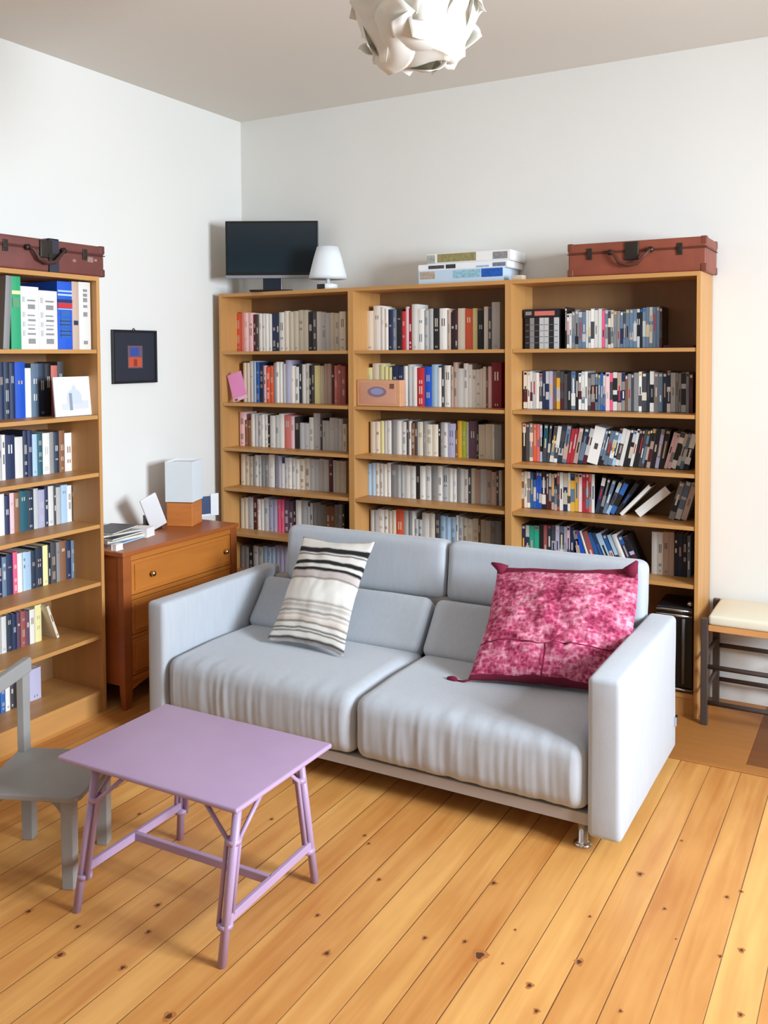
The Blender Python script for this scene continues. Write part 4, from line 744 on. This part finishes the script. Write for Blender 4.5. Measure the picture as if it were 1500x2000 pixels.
MB().box(-.075, -.035, .01, .05, 0, .08).box(-.03, .02, .02, .06, 0, .04).build('stand', M_BLACK, ph, bevel=.003)
def flat_item(name, cx_, cy_, sx, sy, z0, h, rz, c, label, cat, pages=True, grp=None):
    b = MB(); b.box(-sx/2, sx/2, -sy/2, sy/2, 0, .0015); b.box(-sx/2, sx/2, -sy/2, sy/2, h-.0015, h); b.box(-sx/2, -sx/2+.002, -sy/2, sy/2, .0015, h-.0015)
    b.box(-sx/2+.002, sx/2-.003, -sy/2+.002, sy/2-.002, .0015, h-.0015, 1)
    return tag(b.build(name, [mat(name+'_'+str(c), c, .5), M_PAPER if pages else mat('white_card', (240, 240, 240), .7)], loc=(cx_, cy_, z0), rotz=R(rz)), label, cat, grp)
G_ = 'papers stacked on the chest of drawers'
flat_item('magazine', .20, -1.27, .20, .27, DH, .008, 8, (84, 150, 206), 'sky blue magazine at the bottom of the pile on the chest', 'magazine', True, G_)
flat_item('magazine', .19, -1.275, .19, .26, DH+.0085, .012, -4, (214, 216, 222), 'white magazine above the blue one in the pile on the chest', 'magazine', True, G_)
flat_item('magazine', .185, -1.285, .20, .25, DH+.021, .011, 6, (24, 36, 66), 'navy magazine in the middle of the pile on the chest', 'magazine', True, G_)
flat_item('magazine', .17, -1.265, .18, .25, DH+.0325, .010, -9, (150, 152, 166), 'grey lilac magazine near the top of the pile on the chest', 'magazine', True, G_)
flat_item('magazine', .16, -1.27, .16, .24, DH+.043, .009, 14, (66, 60, 66), 'dark grey magazine topmost on the pile on the chest', 'magazine', True, G_)
flat_item('white_box', .255, -1.150, .085, .080, DH, .046, 14, (236, 234, 228), 'cream white block between the magazines and the tilted white slab', 'box', False)
flat_item('note_pad', .385, -1.455, .03, .05, DH, .030, 4, (240, 238, 232), 'tiny white note pad on the near corner of the chest top', 'note pad', False)

# ---------------------------------------------------------------- wall picture
wp = tag(empty('framed_picture', (.001, -1.103, 1.511)), 'dark framed picture with a small blue and orange centre, on the left wall', 'picture')
b = MB()
for (y0, y1, z0, z1) in ((0, .322, 0, .012), (0, .322, .271, .283), (0, .012, .012, .271), (.310, .322, .012, .271)): b.box(0, .018, y0, y1, z0, z1)
b.build('frame', mat('black_frame', (30, 30, 34), .35), wp, bevel=.001)
MB().box(.002, .010, .011, .311, .011, .272).build('mat_board', mat('navy_board', (38, 44, 56), .5), wp)
b = MB(); b.box(.009, .0115, .108, .216, .080, .200, 0); b.box(.011, .0122, .114, .210, .086, .138, 1); b.box(.0112, .0124, .128, .188, .146, .188, 2); b.box(.0118, .0126, .150, .174, .090, .128, 3)
b.build('print', [mat('print_violet', (104, 84, 104), .6), mat('print_orange', (196, 84, 52), .6), mat('print_blue', (50, 74, 160), .6), mat('print_red', (140, 52, 36), .6)], wp)
MB().tube([(.006, .150, .283), (.006, .160, .293), (.006, .170, .283)], .002, 6).build('hook', M_DARKMETAL, wp)

# ---------------------------------------------------------------- television and cone lamp
tv = tag(empty('television', (.395, -.225, 2.0205), YAW), 'flat black screen with a silver lower edge on the corner bookcase', 'television')
z0, z1 = 2.107-2.0205, 2.431-2.0205
b = MB(); b.box(-.268, .268, -.016, .012, z0+.010, z1); b.build('housing', M_BLACK, tv, bevel=.003)
MB().box(-.258, .258, -.0175, -.0155, z0+.028, z1-.012).build('screen', mat('screen_glass', (28, 42, 50), .12, spec=.6), tv)
MB().box(-.268, .268, -.019, .010, z0-.006, z0+.012).build('silver_strip', mat('silver_plastic', (158, 162, 172), .3, metal=.5), tv, bevel=.002)
MB().rbox(-.16, .16, .012, .045, z0+.05, z1-.06, .012, (2, 2, 2)).build('rear_cover', M_BLACK, tv)
MB().box(-.055, .055, -.006, .020, .010, z0+.02).build('neck', mat('navy_black_plastic', (22, 30, 44), .25), tv, bevel=.003)
MB().rbox(-.125, .125, -.075, .075, 0, .012, .005, (2, 2, 1)).build('foot', M_BLACK, tv)
cl = tag(empty('cone_lamp', (.770, -.215, 2.0205)), 'white cone shaded lamp on a low black and white foot beside the screen', 'lamp')
b = MB(); b.lathe([(.107, .062), (.103, .085), (.080, .175), (.060, .240), (.056, .240), (.076, .175), (.099, .085), (.104, .062)], 40); b.build('shade', sh, cl)
MB().lathe([(.055, 0), (.055, .030), (.030, .036), (.012, .040), (.010, .10), (0, .10)], 28).build('foot', M_WHITEP, cl)
MB().box(-.034, .014, -.062, -.050, .004, .030).build('switch', M_BLACK, cl, bevel=.002)

# ---------------------------------------------------------------- board games and small box
def game_box(label, x0, x1, z0, z1, y0, panels, c):
    t = tag(empty('board_game', (x0, y0, z0)), label, 'board game', 'board game boxes on the middle bookcase')
    MB().box(0, x1-x0, 0, .21, 0, (z1-z0)*.55).build('box_base', mat('card_base', (222, 224, 226), .6), t, bevel=.001)
    MB().box(-.0012, x1-x0+.0012, -.0012, .2112, (z1-z0)*.12, z1-z0).build('lid', mat('card_%d_%d_%d' % c, c, .5), t, bevel=.0015)
    for i, (a, bb, p, q, cc) in enumerate(panels):
        MB().box(a*(x1-x0), bb*(x1-x0), -.0022, -.001, p*(z1-z0), q*(z1-z0)).build('printed_panel', mat('print_%d_%d_%d' % cc, cc, .5, var=.25, vscale=(60, 60, 60)), t)
game_box('pale blue game box with a bright blue block, bottom of the pile', 1.352, 1.830, 2.0205, 2.092, -.235, [(.02, .20, .42, .95, (178, 160, 140)), (.42, .74, .40, .95, (146, 190, 206)), (.75, .99, .38, .98, (20, 88, 178))], (196, 216, 234))
game_box('white game box with dark lettering, between two other game boxes', 1.345, 1.848, 2.0925, 2.128, -.225, [(.12, .30, .30, .80, (70, 66, 72)), (.32, .43, .25, .85, (52, 50, 56)), (.66, .80, .20, .45, (150, 182, 220)), (.84, .98, .2, .75, (110, 122, 140))], (240, 240, 242))
game_box('white game box with an olive landscape picture, top of the pile', 1.392, 1.858, 2.1285, 2.182, -.215, [(.0, .10, .1, .9, (166, 166, 160)), (.13, .60, .15, .95, (146, 138, 90)), (.80, .97, .18, .85, (140, 138, 140))], (238, 238, 236))
tag(MB().rbox(0, .060, 0, .05, 0, .026, .003).build('small_box', mat('beige_card', (206, 190, 168), .7), loc=(1.880, -.26, 2.0205)), 'tiny beige box between the game pile and the brown suitcase', 'box')

# ---------------------------------------------------------------- suitcases
def suitcase(loc, rotz, L, D, H, c, label, handle=True, strap=None, stickers=()):
    t = tag(empty('suitcase', loc, rotz), label, 'suitcase', 'old leather suitcases')
    ml_ = mat('leather_%d' % c[0], c, .5, var=.16, vscale=(9, 9, 9), bump=.3, bscale=120); md = mat('leather_trim_%d' % c[0], tuple(x*.62 for x in c), .5); mc = mat('leather_corner_%d' % c[0], tuple(x*.85 for x in c), .5)
    MB().rbox(0, L, 0, D, 0, H*.70, .010, (2, 2, 2)).build('body', ml_, t)
    MB().rbox(-.002, L+.002, -.002, D+.002, H*.70, H, .010, (2, 2, 2)).build('lid', ml_, t)
    MB().box(-.003, L+.003, -.0035, D+.003, H*.675, H*.705).build('lid_edge', md, t)
    for x in (0, L-.022):
        for y in (0, D-.022):
            MB().rbox(x-.003, x+.025, y-.003, y+.025, -.0, .035, .005).build('corner_cap', mc, t); MB().rbox(x-.003, x+.025, y-.003, y+.025, H-.035, H+.002, .005).build('corner_cap', mc, t)
    for x in (L*.145, L*.80):
        MB().box(x, x+.024, -.006, .002, H*.50, H*.84).box(x+.004, x+.020, -.010, -.004, H*.58, H*.74).build('latch', M_DARKMETAL, t, bevel=.001)
    if handle:
        MB().rbox(L*.43, L*.53, -.010, .001, H*.42, H*.97, .004).build('lock_plate', M_DARKMETAL, t)
        h = MB(); xs = [L*.325, L*.355, L*.395, L*.46, L*.525, L*.565, L*.62]; zs = [.68, .62, .36, .26, .30, .48, .70]
        h.tube([(x, -.020-(.006 if 0 < i < 6 else 0), H*z) for i, (x, z) in enumerate(zip(xs, zs))], [.006, .0075, .009, .0095, .009, .0075, .006], 10)
        h.build('handle', md, t)
        for x in (L*.325, L*.62): MB().lathe([(.013, 0), (.013, .012), (0, .014)], 14).build('handle_ring', M_DARKMETAL, t)
        for o in [c_ for c_ in t.children if c_.name.startswith('handle_ring')]: o.rotation_euler = (R(90), 0, 0)
        rr = [c_ for c_ in t.children if c_.name.startswith('handle_ring')]
        rr[0].location = (L*.325, -.006, H*.68); rr[1].location = (L*.62, -.006, H*.70)
    if strap:
        a, w_ = strap; s = MB(); s.box(a, a+w_, -.008, D+.006, H+.001, H+.005); s.box(a, a+w_, -.008, -.004, 0, H+.004); s.box(a, a+w_, D+.003, D+.007, 0, H+.004)
        so = s.build('strap', mat('dark_strap', (44, 44, 58), .6), t)
        MB().box(a-.004, a+w_+.004, -.012, -.007, H*.40, H*.58).build('buckle', M_DARKMETAL, so)
    for (a, z, s_) in stickers: MB().rbox(a, a+s_, -.0012, .001, z, z+s_*.7, .0008).build('worn_sticker', mat('faded_paper', (150, 118, 112), .8, var=.3, vscale=(90, 90, 90)), t)
    return t
suitcase((2.182, -.292, 2.0205), 0, .632, .275, .155, (136, 68, 48), 'reddish tan leather suitcase with a curved handle on the rightmost bookcase')
suitcase((.352, -2.120, 2.0205), R(90), .645, .30, .140, (112, 60, 54), 'dark maroon leather suitcase with a black strap on the left bookcase', True, (.325, .052), [(.46, .055, .018), (.545, .062, .034), (.585, .068, .016)])

# ---------------------------------------------------------------- things standing on the shelves
pc = tag(empty('greeting_card', (.142, -.275, 1.3785)), 'bright pink card leaning on the second shelf of the corner bookcase', 'card')
Mx = Matrix.Rotation(R(-17), 4, 'Y')
b = MB(); b.box(0, .105, 0, .003, .022, .165, M=Mx); b.build('cover', mat('pink_card', (236, 146, 196), .6, var=.04), pc)
b = MB(); b.box(0, .105, -.002, .001, 0, .021, M=Mx); b.box(.012, .034, -.003, 0, .004, .016, 1, M=Mx); b.build('lower_band', [mat('pale_pink_card', (238, 190, 214), .6), cmat('n')], pc)
bx = tag(empty('cigar_box', (.996, -.285, 1.3785)), 'peach wooden box with a bluish oval label, second shelf of middle bookcase', 'box')
MB().box(0, .268, 0, .060, 0, .142).build('body', mat('peach_wood', (214, 158, 118), .5, var=.08, vscale=(3, 9, 20)), bx, bevel=.004)
MB().rbox(.018, .240, -.0012, .001, .014, .128, .0008).build('label_panel', mat('rosy_label', (208, 152, 124), .6, var=.05), bx)
b = MB()
e = [(.128+.058*math.cos(a), .078+.028*math.sin(a)) for a in [2*math.pi*i/24 for i in range(24)]]
b.prism([(x, z) for x, z in e], -.0024, -.001, 0, axis='y')
b.prism([(.128+.040*math.cos(2*math.pi*i/24), .080+.018*math.sin(2*math.pi*i/24)) for i in range(24)], -.0034, -.002, 1, axis='y')
b.box(.206, .232, -.0026, -.001, .096, .122, 2)
b.build('oval_mark', [mat('oval_plum', (140, 110, 128), .6), mat('oval_blue', (150, 150, 186), .6), mat('stamp_brown', (120, 78, 62), .6)], bx)
dp = tag(empty('small_print', (.315, -1.738, 1.3865), R(90)), 'square white print of a grey domed building on the left wall bookcase', 'picture')
Mt = Matrix.Rotation(R(-5), 4, 'X')
MB().box(0, .218, 0, .008, 0, .178, M=Mt).build('card', mat('white_print_card', (240, 242, 248), .6), dp, bevel=.001)
b = MB(); g1 = 0
dome = [(.070, .055)] + [(.112+.042*math.cos(a), .086+.036*math.sin(a)) for a in [math.pi*(1-i/14) for i in range(15)]] + [(.154, .055)]
b.prism(dome[::-1], -.0012, .0005, 0, M=Mt, axis='y')
b.box(.100, .124, -.0014, .0005, .120, .132, 0, M=Mt); b.box(.107, .117, -.0014, .0005, .132, .140, 0, M=Mt)
b.box(.082, .098, -.0020, 0, .026, .104, 1, M=Mt)
b.box(.040, .190, -.0011, 0, .030, .058, 2, M=Mt); b.box(.155, .192, -.0012, 0, .058, .068, 2, M=Mt)
b.build('drawing', [mat('wash_grey_light', (196, 206, 216), .7), mat('wash_grey_dark', (140, 148, 164), .7), mat('wash_lilac', (206, 210, 226), .7)], dp)
sp_ = tag(empty('black_case', (2.600, -.285, .1035)), 'upright black case with chrome fittings low in the rightmost bookcase', 'case')
MB().rbox(0, .172, 0, .22, .014, .392, .012, (2, 2, 3)).build('body', mat('black_vinyl', (20, 20, 22), .45), sp_)
for z in (.012, .352, .376): MB().tube([(.006, -.002, z), (.166, -.002, z)], .0065, 10).build('chrome_bar', M_CHROME, sp_)
for x in (.012, .160): MB().lathe([(.011, 0), (.013, .010), (.009, .016)], 14, (x, .03, 0)).build('foot', M_CHROME, sp_)
MB().tube([(.128, -.004, .04), (.128, -.004, .34)], .008, 10).build('grey_tube', mat('grey_tube', (120, 120, 124), .35, metal=.5), sp_)
MB().lathe([(.012, 0), (.015, .010), (.010, .022), (0, .024)], 16, (.150, .03, .392)).build('knob', M_CHROME, sp_)

# ---------------------------------------------------------------- stool by the back wall
st = tag(empty('stool', (2.818, -.372, .003)), 'dark wooden stool with a cream padded seat at the right edge', 'stool')
SW, SD = .52, .335
for (x, y) in ((0, 0), (SW-.030, 0), (0, SD-.028), (SW-.030, SD-.028)):
    MB().box(x, x+.030, y, y+.028, 0, .478 if y == 0 else .492).build('leg', M_STOOLW, st, bevel=.003)
for y, zz in ((.006, (.262, .100)), (SD-.022, (.272, .110, .405))):
    for z in zz: MB().tube([(.015, y+.008, z), (SW-.015, y+.008, z)], .0105, 10).build('rail', M_STOOLW, st)
for x in (.015, SW-.015):
    for z in (.150, .300): MB().tube([(x, .015, z), (x, SD-.015, z)], .0095, 10).build('side_rail', M_STOOLW, st)
for y in (.002, SD-.020): MB().box(.031, SW-.031, y, y+.018, .425, .452).build('seat_rail', mat('light_seat_rail', (206, 146, 88), .5, var=.1, vscale=(3, 20, 20)), st, bevel=.002)
def seatf(p):
    p = Vector(p); u = (p.x-.0)/SW; v = p.y/SD
    if p.z > .47: p.z += .010*math.sin(math.pi*max(0, min(1, u)))*math.sin(math.pi*max(0, min(1, v)))
    return p
MB().rbox(.031, SW-.005, -.004, SD+.002, .452, .497, .014, (8, 6, 2), seatf).build('seat_pad', mat('cream_canvas', (228, 220, 198), .9, bump=.2, bscale=300), st)

# ---------------------------------------------------------------- ceiling lamp
LC = Vector((2.346, -2.186, 2.650)); LR = .185
cla = tag(empty('pendant_lamp', (LC.x, LC.y, RH)), 'round white paper pendant lamp of curling petals under the ceiling', 'lamp')
lo_ = LC - Vector((LC.x, LC.y, RH))
pm = bpy.data.materials.new('white_paper_petals'); pm.use_nodes = True; _n = N(pm)
_d = _n.n('ShaderNodeBsdfDiffuse'); _d.inputs[0].default_value = lin((246, 245, 240)); _tr = _n.n('ShaderNodeBsdfTranslucent'); _tr.inputs[0].default_value = lin((246, 240, 226))
_x = _n.n('ShaderNodeMixShader'); _x.inputs[0].default_value = .32; _n.l(_d.outputs[0], _x.inputs[1]); _n.l(_tr.outputs[0], _x.inputs[2]); _n.l(_x.outputs[0], _n.nt.nodes['Material Output'].inputs[0])
ph_ = (1+5**.5)/2
iv = [Vector(p).normalized() for p in [(0,s,t*ph_) for s in (1,-1) for t in (1,-1)] + [(s,t*ph_,0) for s in (1,-1) for t in (1,-1)] + [(t*ph_,0,s) for s in (1,-1) for t in (1,-1)]]
rotl = Matrix.Rotation(.5, 3, 'X') @ Matrix.Rotation(.9, 3, 'Z')
iv = [rotl @ p for p in iv]
eds = [(i, j) for i in range(12) for j in range(i+1, 12) if (iv[i]-iv[j]).length < 1.1]
random.seed(5)
for (i, j) in eds:
    a, c_ = iv[i], iv[j]; mid = (a+c_).normalized(); ax_ = (c_-a).normalized(); sd = mid.cross(ax_)
    n_ = 12; V = []; F = []; ph0 = random.uniform(-.15, .15)
    for p_ in range(n_+1):
        for q_ in range(n_+1):
            s_, t_ = p_/n_*2-1, q_/n_*2-1
            # a rhombic strip with S-curved ends; two opposite ends curl outwards, the others tuck in
            L_, W_ = .70, .50
            x_ = s_*L_; y_ = t_*W_*(1-.45*abs(s_)) + .16*math.sin(s_*2.6)
            d_ = (mid + ax_*x_ + sd*y_).normalized()
            rad = LR*(.93 + .13*(s_*t_) + .09*abs(s_)**3 + .04*math.cos(t_*3) + ph0*.2)
            V.append(lo_ + d_*rad)
    for p_ in range(n_):
        for q_ in range(n_):
            F.append((p_*(n_+1)+q_, (p_+1)*(n_+1)+q_, (p_+1)*(n_+1)+q_+1, p_*(n_+1)+q_+1))
    b = MB(); b.smooth = True; b.add(V, F); o = b.build('petal', pm, cla)
    sl = o.modifiers.new('thickness', 'SOLIDIFY'); sl.thickness = .0012
MB().tube([(0, 0, -.02), (0, 0, lo_.z+.05)], .003, 8).build('cord', M_WHITEP, cla)
MB().lathe([(.045, 0), (.045, -.012), (.030, -.028), (0, -.030)], 24).build('ceiling_rose', M_WHITEP, cla)
MB().lathe([(.016, .06), (.016, .02), (.028, -.02), (.028, -.04), (.018, -.058), (0, -.062)], 18, (0, 0, lo_.z)).build('bulb', mat('bulb_glass', (235, 235, 232), .2), cla)
